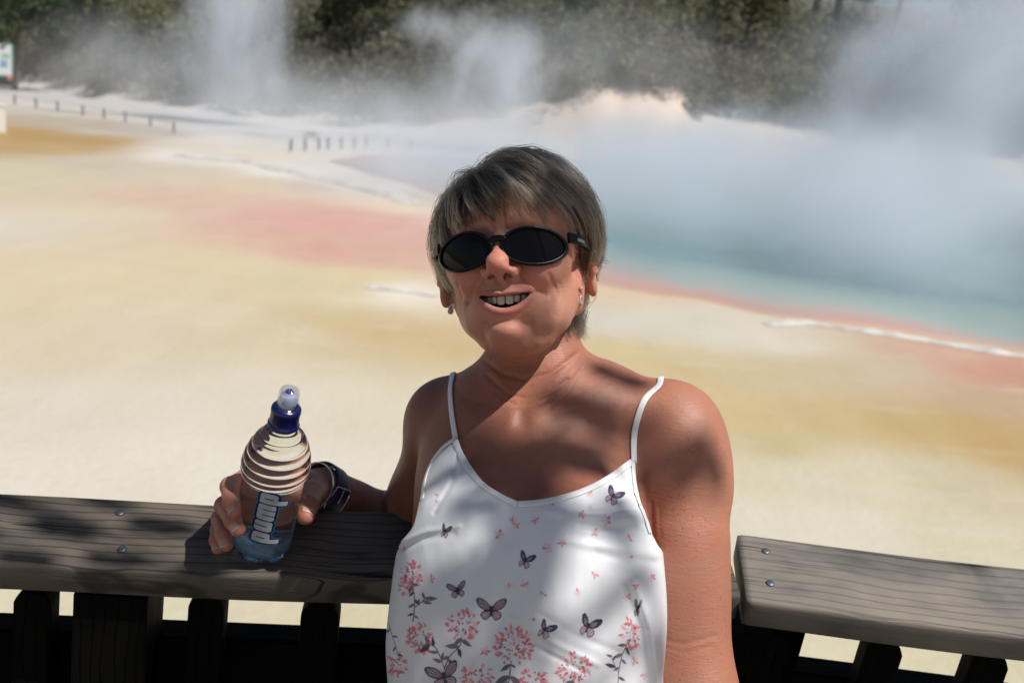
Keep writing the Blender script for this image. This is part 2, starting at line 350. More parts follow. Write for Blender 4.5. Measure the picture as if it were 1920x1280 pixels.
# bush --------------------------------------------------------------------
def leafquads(cen, rad, n, size, rng, flat=.8):
    """n leaf quads in a ragged ellipsoidal shell around cen"""
    u = rng.normal(size=(n, 3)); u /= np.linalg.norm(u, axis=1)[:, None]
    r = rng.random(n)**.45; lump = 1+.28*np.sin(u[:, 0]*5+cen[0])*np.sin(u[:, 1]*4+cen[1]*2)*np.cos(u[:, 2]*5+cen[0]*3)
    p = cen+u*(r*lump)[:, None]*np.array(rad)
    a = rng.normal(size=(n, 3)); a[:, 2] *= flat; a /= np.linalg.norm(a, axis=1)[:, None]
    b = np.cross(a, rng.normal(size=(n, 3))); b /= np.linalg.norm(b, axis=1)[:, None]
    s = size*(.5+rng.random(n))[:, None]
    return np.stack([p-a*s, p+b*s*.45, p+a*s, p-b*s*.45], 1).reshape(-1, 3)
LM = leafmat('scrub_leaves')
PAL = [(.125, .105, .085), (.10, .088, .074), (.15, .125, .10), (.09, .095, .055), (.11, .115, .055), (.075, .085, .045), (.14, .13, .075)]
allv, allc = [], []
rng = np.random.default_rng(3)
nb = 0
for row in range(17):
    dr = .5+row*1.55+(row**1.5)*.12; cnt = 92+row*2
    for k in range(cnt):
        phi = R(-50)+R(100)*(k+rng.random())/cnt; r0, hb = bank(phi); r = r0+2.3+dr+rng.normal()*.7+(1.2 if hb > 1 else 0)
        x, y = r*math.sin(phi), r*math.cos(phi); z = float(terrain_h(np.array([x]), np.array([y]))[0])
        big = rng.random(); h = .7+.9*big+row*.055
        ag = vnoise(np.array([[x, y, 0]]), .12, 8)[0]
        up_ = row/17.
        pi = rng.choice(7, p=np.array([.26, .24, .2, .1, .1, .06, .04]) if (up_+ag*.25) < .42 else np.array([.06, .06, .06, .22, .26, .24, .1]))
        col = (np.array(PAL[pi])*.68+np.array([.042, .040, .034]))*(.75+.5*rng.random())*1.7*np.array([.97, 1.0, .92])  # leaf colours greyed and lifted to stand in for distance haze
        n = 430 if row < 9 else 260
        if abs(phi) > R(33): n = n//2
        q = leafquads(np.array([x, y, z+h*.8]), (h*1.15, h*.95, h), n, .11 if row < 6 else .15, rng)
        allv.append(q); lf_ = 1+.55*vnoise(q[::4], 1.3, 15)[:, None]; allc.append(np.repeat(col*lf_*(.8+.4*rng.random((n, 1))), 4, 0))
q = np.vstack(allv); cc = np.vstack(allc)
tag(mesh_np('bushland', q, np.arange(len(q)).reshape(-1, 4), LM, smooth=False, cols={'leaf': cc}), 'grey brown and olive scrub covering the slope behind the pool', 'scrub', kind='stuff')
# individual trees standing above the scrub
def tree(px, dist, h, cr, col, label, pine=False, n=1500, seed=0):
    rg = np.random.default_rng(seed); phi = azim(px); x, y = dist*math.sin(phi), dist*math.cos(phi); z = float(terrain_h(np.array([x]), np.array([y]))[0])
    name = 'pine_tree' if pine else 'broadleaf_tree'
    t = tag(empty(name, (x, y, z-.1)), label, 'tree', 'trees rising from the scrub')
    parts = []; tp = [(0, 0, 0), (.1*h*.2, 0, h*.35), (.05*h, .02*h, h*.7), (.03*h, 0, h*.96)]
    parts.append(tube(spline(tp, 10), np.linspace(h*.03, h*.008, 10), 7))
    blobs = []
    for k in range(12 if not pine else 16):
        a = k*2.4; f0 = rg.uniform(.35, .9); b0 = spline(tp, 20)[int(f0*19)]
        L_ = cr*(1.05-.6*f0)*rg.uniform(.7, 1.1) if pine else cr*rg.uniform(.5, .9)
        e = b0+np.array([math.cos(a)*L_, math.sin(a)*L_, L_*(.15 if pine else .5)])
        parts.append(tube([b0, (b0+e)/2+[0, 0, .1], e], [h*.011, h*.008, h*.004], 5)); blobs.append(e)
    mesh_np('trunk', *join(parts), BARK, t)
    vs, cs = [], []
    for e in blobs+[np.array([0, 0, h*.95])]:
        k = n//13; s = cr*rg.uniform(.35, .55)
        vs.append(leafquads(e, (s, s, s*(.55 if pine else .75)), k, .2, rg)); cs.append(np.repeat(np.array(col)*rg.uniform(.6, 1.35)*(.7+.6*rg.random((k, 1))), 4, 0))
    v = np.vstack(vs); mesh_np('crown', v, np.arange(len(v)).reshape(-1, 4), LM, t, False, {'leaf': np.vstack(cs)})
DG, OG, YG = (.065, .085, .045), (.11, .12, .065), (.14, .145, .065)  # crown greens greyed as well, haze put into the colour
tree(30, 76, 6.2, 3.0, DG, 'dark green tree at the far left above the signboard', n=2400, seed=1)
tree(150, 84, 6.8, 2.5, OG, 'olive tree second from the left on the slope', seed=2)
tree(600, 78, 6.8, 2.8, OG, 'olive green tree just right of the tall left steam plume', seed=3)
tree(665, 74, 6.6, 3.1, DG, 'dark green tree with yellowish lower branches left of the woman', n=2600, seed=4)
tree(740, 80, 7.3, 2.5, YG, 'yellow green tree between the two dark ones left of the woman', seed=5)
tree(860, 84, 7.7, 2.6, DG, 'dark tree rising above the middle steam plume', seed=6)
tree(1035, 76, 6.9, 2.5, DG, 'dark green bushy tree above the woman and slightly right', n=2600, seed=7)
tree(1110, 88, 7.0, 2.3, OG, 'olive tree below the small gap of sky at centre', seed=8)
tree(1250, 84, 7.9, 2.8, OG, 'olive tree between the two gaps of sky', seed=9)
tree(1370, 74, 7.3, 2.8, YG, 'bright yellow green tree left of the bare pine trunks', n=2600, seed=10)
tree(1435, 96, 13.0, 1.7, DG, 'tall thin pine with bare trunk left of the larger sky gap', True, seed=11)
tree(1492, 96, 13.5, 1.7, DG, 'tall thin pine with bare trunk right of the larger sky gap', True, seed=12)
tree(1530, 92, 13.0, 2.4, DG, 'tall pine left of the great steam cloud', True, seed=13)
tree(1640, 88, 10.0, 2.8, DG, 'dark tree half hidden by the left side of the great steam cloud', seed=14)
tree(1790, 84, 9.5, 2.8, DG, 'dark tree behind the middle of the great steam cloud', seed=15)
tree(1900, 78, 9.4, 3.2, DG, 'dark tree at the upper right corner', n=2400, seed=16)
# ------------------------------------------------------------------ steam
def steam(name, label, cpx, cy_, depth, rx, ry, rz, dens, nscale, stretch=(1, 1, .6), seed=0., tilt=0., lo=.45, hi=.75, soft=1.0, zc=None):
    d = ray(cpx, cy_); d = d/math.hypot(d[0], d[1])*depth; c = CAM+d
    if zc is not None: c[2] = zc
    bm = bmesh.new(); bmesh.ops.create_icosphere(bm, subdivisions=3, radius=1.0)
    me = bpy.data.meshes.new(name); bm.to_mesh(me); bm.free(); o = link(bpy.data.objects.new(name, me))
    o.location = c; o.scale = (rx, ry, rz); o.rotation_euler = (0, tilt, -math.atan2(c[0], c[1]))
    m = NT(name+'_vapour'); m.t.nodes.remove(m.b)
    tcn = m.t.nodes.new('ShaderNodeTexCoord'); ob = tcn.outputs['Object']
    mp = m.t.nodes.new('ShaderNodeMapping'); m.t.links.new(ob, mp.inputs[0]); mp.inputs['Scale'].default_value = tuple(np.array((rx, ry, rz))*np.array(stretch)); mp.inputs['Location'].default_value = (seed, seed*.7, seed*.3)
    nz = m.noise(mp.outputs[0], nscale, 4, .55, .8)
    ln = m.n('ShaderNodeVectorMath', _operation='LENGTH', i0=ob).outputs['Value']
    fall = m.math('MULTIPLY', m.math('SUBTRACT', 1.0, m.math('POWER', ln, 1.6), clamp=True), 1.0)
    sh = m.n('ShaderNodeMapRange', i0=m.math('ADD', nz, m.math('MULTIPLY', m.math('SUBTRACT', fall, .5), .35*soft)), i1=lo, i2=hi).outputs[0]
    den = m.math('MULTIPLY', m.math('MULTIPLY', sh, fall), dens)
    pv = m.n('ShaderNodeVolumePrincipled', Color=(.88, .93, .99, 1), Density=den, Anisotropy=.2)
    m.t.links.new(pv.outputs[0], m.out.inputs['Volume']); me.materials.append(m.m)
    return tag(o, label, 'steam', None, 'stuff')
steam('steam', 'tall plume of steam rising left of the woman', 440, 60, 56, 3.4, 3.0, 6.8, .62, .5, seed=1., tilt=R(-6), lo=.38, hi=.66)
steam('steam', 'thin steam drifting before the scrub at far left', 250, 120, 57, 6.5, 2.0, 3.4, .28, .35, seed=3., lo=.38)
steam('steam', 'wisps of steam behind the woman on the left', 930, 130, 50, 4.0, 2.4, 3.6, .62, .6, seed=5., tilt=R(10), lo=.40, hi=.64)
steam('steam', 'curling wisp of steam high behind the woman', 830, 50, 54, 3.2, 1.5, 1.5, .7, .8, seed=7., lo=.47)
steam('steam', 'great steam cloud boiling over the right half of the pool', 1780, 190, 38, 6.6, 5.0, 9.4, .42, .33, seed=9.6, tilt=R(10), lo=.38, hi=.66)
steam('steam', 'low veil of steam lying on the pool', 1420, 420, 33, 18.0, 11.0, 3.4, .46, .24, (1, 1, 1), seed=11., zc=GZ+.9, lo=.40, hi=.74)
steam('steam', 'thin low steam over the pale far shore', 620, 240, 48, 18., 8., 3.6, .15, .3, (1, 1, 1), seed=13., zc=GZ+.9, lo=.34, hi=.8)
steam('steam', 'pale steam trailing over the near right part of the pool', 1690, 440, 25, 5.5, 4.0, 3.4, .34, .42, seed=17., tilt=R(14), lo=.40, hi=.70)
steam('steam', 'thin steam over the narrow left end of the pool', 850, 310, 36, 4.5, 4.0, 1.5, .34, .5, seed=19., zc=GZ+.6, lo=.34, hi=.7)
steam('steam', 'very thin steam drifting in front of the scrub behind the woman', 1180, 130, 52, 15., 3.5, 4.6, .11, .22, seed=23., lo=.34, hi=.8)
# ------------------------------------------------------------------ railing
TILT = R(14.76)
def frame(az, x0, y0, h=.5637):
    u = np.array([math.cos(az), math.sin(az), 0]); n = np.array([-math.sin(az), math.cos(az), 0]); z = np.array([0, 0, 1.])
    b = n*math.cos(TILT)+z*math.sin(TILT); nn = np.cross(u, b); return dict(u=u, b=b, n=nn, o=np.array([x0, y0, CAM[2]-h]), bk=n)
FL = frame(.0899, 0, 1.110); FR_ = frame(-.0822, .3, 1.128)
def along(fr, px, off=0., dn=0.):
    """distance along the board where photo column px meets its line"""
    base = fr['o']+fr['b']*off-fr['n']*dn-CAM; k = (px-960)/F
    return -(base@RT-k*(base@fwd))/(fr['u']@RT-k*(fr['u']@fwd))
def wood(name, top, dark, seed, crack=.5, streak=1.0, rough=.75):
    m = NT(name)
    v = m.coords((1, 1, 1)); mp = m.n('ShaderNodeMapping', Vector=v); mp.inputs['Location'].default_value = (seed, seed*.37, 0)
    # warp so that the grain wanders a little
    wv = m.n('ShaderNodeTexNoise', Vector=m.n('ShaderNodeMapping', Vector=mp, Scale=(3, 3, 3)), Scale=1.0, Detail=2)
    sep = m.n('ShaderNodeSeparateXYZ', i0=mp)
    yy = m.math('ADD', sep.outputs[1], m.math('MULTIPLY', m.math('SUBTRACT', wv.outputs[0], .5), .060))
    com = m.n('ShaderNodeCombineXYZ', X=sep.outputs[0], Y=yy, Z=sep.outputs[2])
    g1 = m.noise(m.n('ShaderNodeMapping', Vector=com, Scale=(2.2, 120, 60)), 1.0, 5, .6)
    g2 = m.noise(m.n('ShaderNodeMapping', Vector=com, Scale=(6, 700, 300)), 1.0, 3, .7)
    big = m.noise(m.n('ShaderNodeMapping', Vector=com, Scale=(5, 9, 9)), 1.0, 4, .6)
    wave = m.n('ShaderNodeTexWave', Vector=m.n('ShaderNodeMapping', Vector=com, Scale=(.25, 1, .6)), Scale=24, Distortion=4.2, Detail=3, _bands_direction='Y')
    wave.inputs['Detail Scale'].default_value = 1.2
    lines = m.ramp(wave.outputs[1], [(.0, (0, 0, 0)), (.12, (1, 1, 1)), (1, (1, 1, 1))])
    ck = m.noise(m.n('ShaderNodeMapping', Vector=com, Scale=(1.6, 75, 10)), 1.0, 1.5, .4)
    crk = m.ramp(m.math('ABSOLUTE', m.math('SUBTRACT', ck, .52)), [(.0, (1, 1, 1)), (.006, (.9, .9, .9)), (.013, (0, 0, 0))])
    ckm = m.ramp(m.noise(m.n('ShaderNodeMapping', Vector=com, Scale=(4, 14, 4)), 1.0, 2), [(.50, (0, 0, 0)), (.58, (crack, crack, crack))])
    crk = m.math('MULTIPLY', crk, ckm)
    col = m.mix(g1, tuple(np.array(top)*.62), tuple(np.array(top)*1.35))
    col = m.mix(m.math('MULTIPLY', g2, .55), col, tuple(np.array(top)*.45), 'MIX')
    col = m.mix(m.ramp(big, [(.42, (0, 0, 0)), (.70, (.7, .7, .7))]).outputs[0], col, tuple(np.array(top)*np.array([1.55, 1.45, 1.3])))
    col = m.mix(m.ramp(big, [(.30, (.6, .6, .6)), (.46, (0, 0, 0))]).outputs[0], col, dark)
    col = m.mix(m.math('MULTIPLY', m.math('SUBTRACT', 1.0, lines), .75*streak), col, dark)
    col = m.mix(crk, col, (.006, .005, .005))
    ht = m.math('ADD', m.math('ADD', m.math('MULTIPLY', g1, .6), m.math('MULTIPLY', g2, .35)), m.math('MULTIPLY', lines, .5))
    ht = m.math('SUBTRACT', ht, m.math('MULTIPLY', crk, 1.6))
    m.P(Base__Color=col, Roughness=m.math('ADD', m.math('MULTIPLY', g1, .25), rough-.15), Normal=m.bump(ht, .75, .0022))
    m.set(m.b, 'Specular IOR Level', .35)
    return m.m
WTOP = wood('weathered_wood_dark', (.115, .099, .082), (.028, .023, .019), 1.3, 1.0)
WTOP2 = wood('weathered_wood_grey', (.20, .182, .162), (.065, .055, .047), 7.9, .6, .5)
WDARK = wood('stained_wood_shaded', (.0045, .0045, .004), (.002, .002, .0018), 4.1, .4)  # dark stain, with the fence's shade put into the colour down to near black
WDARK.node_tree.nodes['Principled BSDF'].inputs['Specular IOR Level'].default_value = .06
def board(name, fr, s0, s1, wid, th, mat, parent, cuts=60, bev=.006, skew0=0., skew1=0., seed=0):
    """rounded board; local x along the grain"""
    prof = []
    for cx, cy, a0 in ((wid-bev, -bev, 90), (bev, -bev, 180), (bev, -th+bev, 270), (wid-bev, -th+bev, 360)):
        pass
    for (cx, cy, a0) in ((bev, -bev, 180), (wid-bev, -bev, 90), (wid-bev, -th+bev, 0), (bev, -th+bev, -90)):
        for k in range(4): a = R(a0-k*30); prof.append((cx+bev*math.cos(a), cy+bev*math.sin(a)))
    prof = np.array(prof); k = len(prof); xs = np.linspace(s0, s1, cuts); V = []
    mid = (s0+s1)/2
    for i, x in enumerate(xs):
        t = i/(cuts-1); sk = skew0*(1-t)+skew1*t; e = min(i, cuts-1-i)
        sh = .975 if e == 0 else 1.0
        y = (prof[:, 0]-wid/2)*sh+wid/2; z = (prof[:, 1]+th/2)*sh-th/2
        wob = .0012*math.sin(x*5+seed)+.0008*math.sin(x*13+seed*2)
        V.append(np.stack([np.full(k, x-mid)+sk*(y-wid/2), y+wob, z+wob*.6], -1))
    V = np.vstack(V); f = [(i*k+j, i*k+(j+1) % k, (i+1)*k+(j+1) % k, (i+1)*k+j) for i in range(cuts-1) for j in range(k)]
    f += [tuple(range(k))[::-1], tuple((cuts-1)*k+j for j in range(k))]
    o = mesh_np(name, V, f, mat, parent)
    M = Matrix.Identity(4)
    for i in range(3): M[i][0] = fr['u'][i]; M[i][1] = fr['b'][i]; M[i][2] = fr['n'][i]; M[i][3] = (fr['o']+fr['u']*mid)[i]
    o.matrix_world = M; return o
fence = tag(empty('railing'), 'dark weathered timber railing with a broad sloping top rail, running behind the woman', 'railing')
sR0 = along(FR_, 1395); sL1 = along(FL, 1392)
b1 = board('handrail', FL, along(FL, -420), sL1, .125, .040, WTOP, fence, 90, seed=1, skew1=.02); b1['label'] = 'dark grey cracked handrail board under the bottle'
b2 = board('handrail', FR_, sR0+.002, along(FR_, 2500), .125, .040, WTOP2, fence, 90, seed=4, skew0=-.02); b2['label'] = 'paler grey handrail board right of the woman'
# screws
SM = simple('galvanised_screw', (.16, .18, .21), .45, .8)
sv, sf = lathe([(0, .0012), (.0035, .0011), (.0050, .0006), (.0054, -.0004), (.0050, -.002)], 16)
for fr, x, y, hb in ((FL, 225, 961, b1), (FL, 229, 1029, b1), (FR_, 1436, 1033, b2), (FR_, 1444, 1093, b2), (FL, 1362, 1090, b1)):
    d = ray(x, y); s = ((fr['o']-CAM)@fr['n'])/(d@fr['n']); P = CAM+d*s
    o = mesh_np('screw', sv, sf, SM, hb); q = hb.matrix_world.inverted() @ Vector(P+fr['n']*.0006); o.location = q
# posts and pales: px left, right at the top, py top, kind
def pale(name, fr, x0, x1, ytop, off, thick, mat, chamfer, label=None, lean=0.0):
    # vertical timber behind the rail front; off = distance behind the front edge line
    o = fr['o']+fr['bk']*off; n = fr['bk']
    def hit(x, y):
        d = ray(x, y); s = ((o-CAM)@n)/(d@n); return CAM+d*s
    A, B = hit(x0, ytop), hit(x1, ytop); wdt = np.linalg.norm(B-A); zt = min((A[2]+B[2])/2, o[2]-.045 if chamfer == 0 else 9)
    c = chamfer; H = zt-0.0; w2 = wdt/2
    pf = [(-w2, 0), (w2, 0), (w2, H-c), (w2-c*.45, H-c*.2), (w2-c, H), (-w2+c, H), (-w2+c*.45, H-c*.2), (-w2, H-c)] if c else [(-w2, 0), (w2, 0), (w2, H), (-w2, H)]
    m_ = len(pf); bvl = .004
    V = [(x, 0, z) for x, z in pf]+[(x, thick, z) for x, z in pf]
    f = [tuple(range(m_)), tuple(range(m_, 2*m_))[::-1]]+[(j, j+m_, (j+1) % m_+m_, (j+1) % m_) for j in range(m_)]
    ob = mesh_np(name, [(z, x, y) for x, y, z in V], [q[::-1] for q in f], mat, fence, False)   # local x = grain (vertical)
    bm = bmesh.new(); bm.from_mesh(ob.data); bmesh.ops.recalc_face_normals(bm, faces=bm.faces); bmesh.ops.bevel(bm, geom=list(bm.edges), offset=bvl, segments=2, affect='EDGES', profile=.6); bm.to_mesh(ob.data); bm.free()
    u = fr['u']; zx = np.array([0, 0, 1.])*math.cos(lean)+u*math.sin(lean); ux = np.cross(zx, n)*-1; ux = np.cross(n, zx)
    mid = (A+B)/2; foot = mid.copy(); foot = mid-zx*H
    M = Matrix.Identity(4)
    sgn = 1 if ux@u > 0 else -1
    for i in range(3): M[i][0] = zx[i]; M[i][1] = sgn*ux[i]; M[i][2] = n[i]; M[i][3] = foot[i]
    ob.matrix_world = M
    if label: ob['label'] = label
    return ob
zl = .008
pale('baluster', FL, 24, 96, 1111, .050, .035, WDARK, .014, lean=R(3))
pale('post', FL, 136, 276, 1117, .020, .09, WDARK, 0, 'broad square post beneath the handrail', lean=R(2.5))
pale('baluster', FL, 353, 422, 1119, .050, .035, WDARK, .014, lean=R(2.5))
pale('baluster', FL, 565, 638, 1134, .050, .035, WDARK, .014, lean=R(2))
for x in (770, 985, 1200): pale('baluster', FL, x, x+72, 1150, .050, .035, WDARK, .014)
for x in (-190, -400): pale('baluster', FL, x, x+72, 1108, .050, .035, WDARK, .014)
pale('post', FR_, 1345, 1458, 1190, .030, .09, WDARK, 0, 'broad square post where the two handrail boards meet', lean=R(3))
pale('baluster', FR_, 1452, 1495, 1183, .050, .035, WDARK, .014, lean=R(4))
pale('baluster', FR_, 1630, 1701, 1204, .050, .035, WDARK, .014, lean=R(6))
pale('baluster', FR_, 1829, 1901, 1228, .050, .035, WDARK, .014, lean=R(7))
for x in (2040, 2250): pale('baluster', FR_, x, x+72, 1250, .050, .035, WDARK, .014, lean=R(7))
# lower rail and solid boards under it
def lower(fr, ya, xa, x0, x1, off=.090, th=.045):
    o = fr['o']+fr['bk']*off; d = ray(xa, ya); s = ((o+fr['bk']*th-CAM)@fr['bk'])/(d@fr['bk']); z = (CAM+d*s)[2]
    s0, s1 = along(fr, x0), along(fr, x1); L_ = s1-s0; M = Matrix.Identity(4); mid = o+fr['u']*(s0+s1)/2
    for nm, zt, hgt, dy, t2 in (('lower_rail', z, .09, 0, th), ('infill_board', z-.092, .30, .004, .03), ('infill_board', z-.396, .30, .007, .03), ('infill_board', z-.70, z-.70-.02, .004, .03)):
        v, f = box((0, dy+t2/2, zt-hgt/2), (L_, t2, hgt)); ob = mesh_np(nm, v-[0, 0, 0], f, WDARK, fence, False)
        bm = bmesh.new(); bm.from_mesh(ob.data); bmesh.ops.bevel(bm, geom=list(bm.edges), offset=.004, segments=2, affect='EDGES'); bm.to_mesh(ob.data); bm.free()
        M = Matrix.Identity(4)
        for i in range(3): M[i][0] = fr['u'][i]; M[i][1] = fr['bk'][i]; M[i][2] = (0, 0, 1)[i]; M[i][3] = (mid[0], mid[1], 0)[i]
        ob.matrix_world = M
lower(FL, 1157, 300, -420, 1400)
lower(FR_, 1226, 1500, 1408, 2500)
# deck underfoot
DK = wood('deck_wood', (.10, .09, .08), (.03, .027, .024), 12.1, .6)
bm = bmesh.new()
for k in range(26):
    y = 1.28-k*.146
    r = bmesh.ops.create_cube(bm, size=1.0); bmesh.ops.scale(bm, vec=(5.0, .14, .035), verts=r['verts']); bmesh.ops.translate(bm, vec=(0, y, -.0175), verts=r['verts'])
for zz in (-1.0,):
    for x in (-2.3, 0, 2.3):
        for y in (1.1, -1.2):
            r = bmesh.ops.create_cube(bm, size=1.0); bmesh.ops.scale(bm, vec=(.14, .14, 1.96), verts=r['verts']); bmesh.ops.translate(bm, vec=(x, y, -1.02), verts=r['verts'])
tag(bm_obj('deck', bm, DK, None, False), kind='structure')
# ------------------------------------------------------------------ distance-field modelling kit
def smin(a, b, k):
    h = np.clip(.5+.5*(b-a)/k, 0, 1); return b*(1-h)+a*h-k*h*(1-h)
def smax(a, b, k): return -smin(-a, -b, k)
def ell(P, c, r, M=None):
    q = P-np.asarray(c, np.float32)
    if M is not None: q = q@M
    r = np.asarray(r, np.float32)
    k0 = np.sqrt(((q/r)**2).sum(-1)); k1 = np.sqrt(((q/(r*r))**2).sum(-1))+1e-9
    return k0*(k0-1)/k1
def cap(P, a, b, ra, rb):
    a = np.asarray(a, np.float32); b = np.asarray(b, np.float32); ab = b-a
    t = np.clip(((P-a)@ab)/(ab@ab+1e-12), 0, 1)
    return np.sqrt((((P-a)-t[:, None]*ab)**2).sum(-1))-(ra+(rb-ra)*t)
def chain(P, pts, k=.006):
    d = None
    for (a, b) in zip(pts[:-1], pts[1:]):
        e = cap(P, a[0], b[0], a[1], b[1]); d = e if d is None else smin(d, e, k)
    return d
def curve_dist(P, pts):
    pts = np.asarray(pts, np.float32); d = np.full(len(P), 9e9, np.float32)
    for a, b in zip(pts[:-1], pts[1:]):
        ab = b-a; t = np.clip(((P-a)@ab)/(ab@ab+1e-12), 0, 1)
        d = np.minimum(d, ((P-a-t[:, None]*ab)**2).sum(-1))
    return np.sqrt(d)
def extract(sdf, lo, hi, h, B=8):
    lo = np.array(lo, float); hi = np.array(hi, float); nb = np.ceil((hi-lo)/(h*B)).astype(int)
    gi = np.stack(np.meshgrid(*[np.arange(n) for n in nb], indexing='ij'), -1).reshape(-1, 3)
    cs = lo+(gi+.5)*h*B; d = sdf(cs.astype(np.float32)); gi = gi[np.abs(d) < h*B*1.02]
    loc = np.stack(np.meshgrid(*[np.arange(B+1)]*3, indexing='ij'), -1).reshape(-1, 3)
    DIM = nb*B+2; keys, verts = [], []; corner = []
    cid = np.array([[0, 0, 0], [1, 0, 0], [0, 1, 0], [1, 1, 0], [0, 0, 1], [1, 0, 1], [0, 1, 1], [1, 1, 1]])
    EDG = [(0, 1), (2, 3), (4, 5), (6, 7), (0, 2), (1, 3), (4, 6), (5, 7), (0, 4), (1, 5), (2, 6), (3, 7)]
    for s in range(0, len(gi), 400):
        g_ = gi[s:s+400]; idx = g_[:, None, :]*B+loc[None]
        v = sdf((lo+idx.reshape(-1, 3)*h).astype(np.float32)).reshape(len(g_), B+1, B+1, B+1)
        C = np.stack([v[:, a:B+a, b:B+b, c:B+c] for a, b, c in cid], -1)
        act = (C.min(-1) < 0) & (C.max(-1) >= 0); w_ = np.argwhere(act); cv = C[act]
        pos = np.zeros((len(cv), 3)); cnt = np.zeros(len(cv))
        for a, b in EDG:
            m_ = (cv[:, a] < 0) != (cv[:, b] < 0); t = cv[:, a]/(cv[:, a]-cv[:, b]+1e-12); t = np.where(m_, t, 0)
            pos += (cid[a]+(cid[b]-cid[a])*t[:, None])*m_[:, None]; cnt += m_
        ic = g_[w_[:, 0]]*B+w_[:, 1:]
        keys.append(ic); verts.append(lo+(ic+pos/cnt[:, None])*h); corner.append(cv < 0)
    ic = np.vstack(keys); V = np.vstack(verts); ins = np.vstack(corner)
    key = (ic[:, 0]*DIM[1]+ic[:, 1])*DIM[2]+ic[:, 2]; order = np.argsort(key); ks = key[order]
    def find(ijk):
        k = (ijk[:, 0]*DIM[1]+ijk[:, 1])*DIM[2]+ijk[:, 2]; p = np.clip(np.searchsorted(ks, k), 0, len(ks)-1)
        return np.where(ks[p] == k, order[p], -1)
    F_ = []
    for ax, c1 in ((0, 1), (1, 2), (2, 4)):
        m_ = ins[:, 0] != ins[:, c1]; base = ic[m_]; flip = ins[m_, 0]
        o1 = np.zeros(3, int); o2 = np.zeros(3, int); o1[(ax+1) % 3] = 1; o2[(ax+2) % 3] = 1
        q = np.stack([find(base), find(base-o1), find(base-o1-o2), find(base-o2)], 1)
        ok = (q >= 0).all(1); q = q[ok]; fl = flip[ok]
        q[~fl] = q[~fl][:, ::-1]; F_.append(q)
    return V, np.vstack(F_)
def project(V, sdf, it=2, e=4e-4):
    V = V.copy()
    for _ in range(it):
        d = sdf(V.astype(np.float32)).astype(np.float64)
        g_ = grad(V, sdf, e); n2 = (g_**2).sum(1); V -= np.clip(d/np.maximum(n2, .2), -.004, .004)[:, None]*g_
    return V
def grad(V, sdf, e=4e-4):
    g_ = np.zeros_like(V)
    for a in range(3):
        o = np.zeros(3); o[a] = e; g_[:, a] = (sdf((V+o).astype(np.float32)).astype(np.float64)-sdf((V-o).astype(np.float32)))/(2*e)
    return g_
def march(px, py, sdf, d0=.8, d1=1.6):
    """hit depths of the sight lines through photo pixels, used to read off surface positions"""
    px = np.atleast_1d(np.asarray(px, float)); py = np.atleast_1d(np.asarray(py, float)); d = np.full(len(px), d0)
    k = np.stack([(px-960)/F, -(py-640)/F, -np.ones(len(px))], -1)
    for _ in range(90):
        s = sdf((k*d[:, None]).astype(np.float32)); d = np.minimum(d+np.clip(s, -.01, .03)*.8, d1)
    return k*d[:, None], d < d1-1e-3
def px_of(V): return 960-F*V[:, 0]/V[:, 2], 640+F*V[:, 1]/V[:, 2]
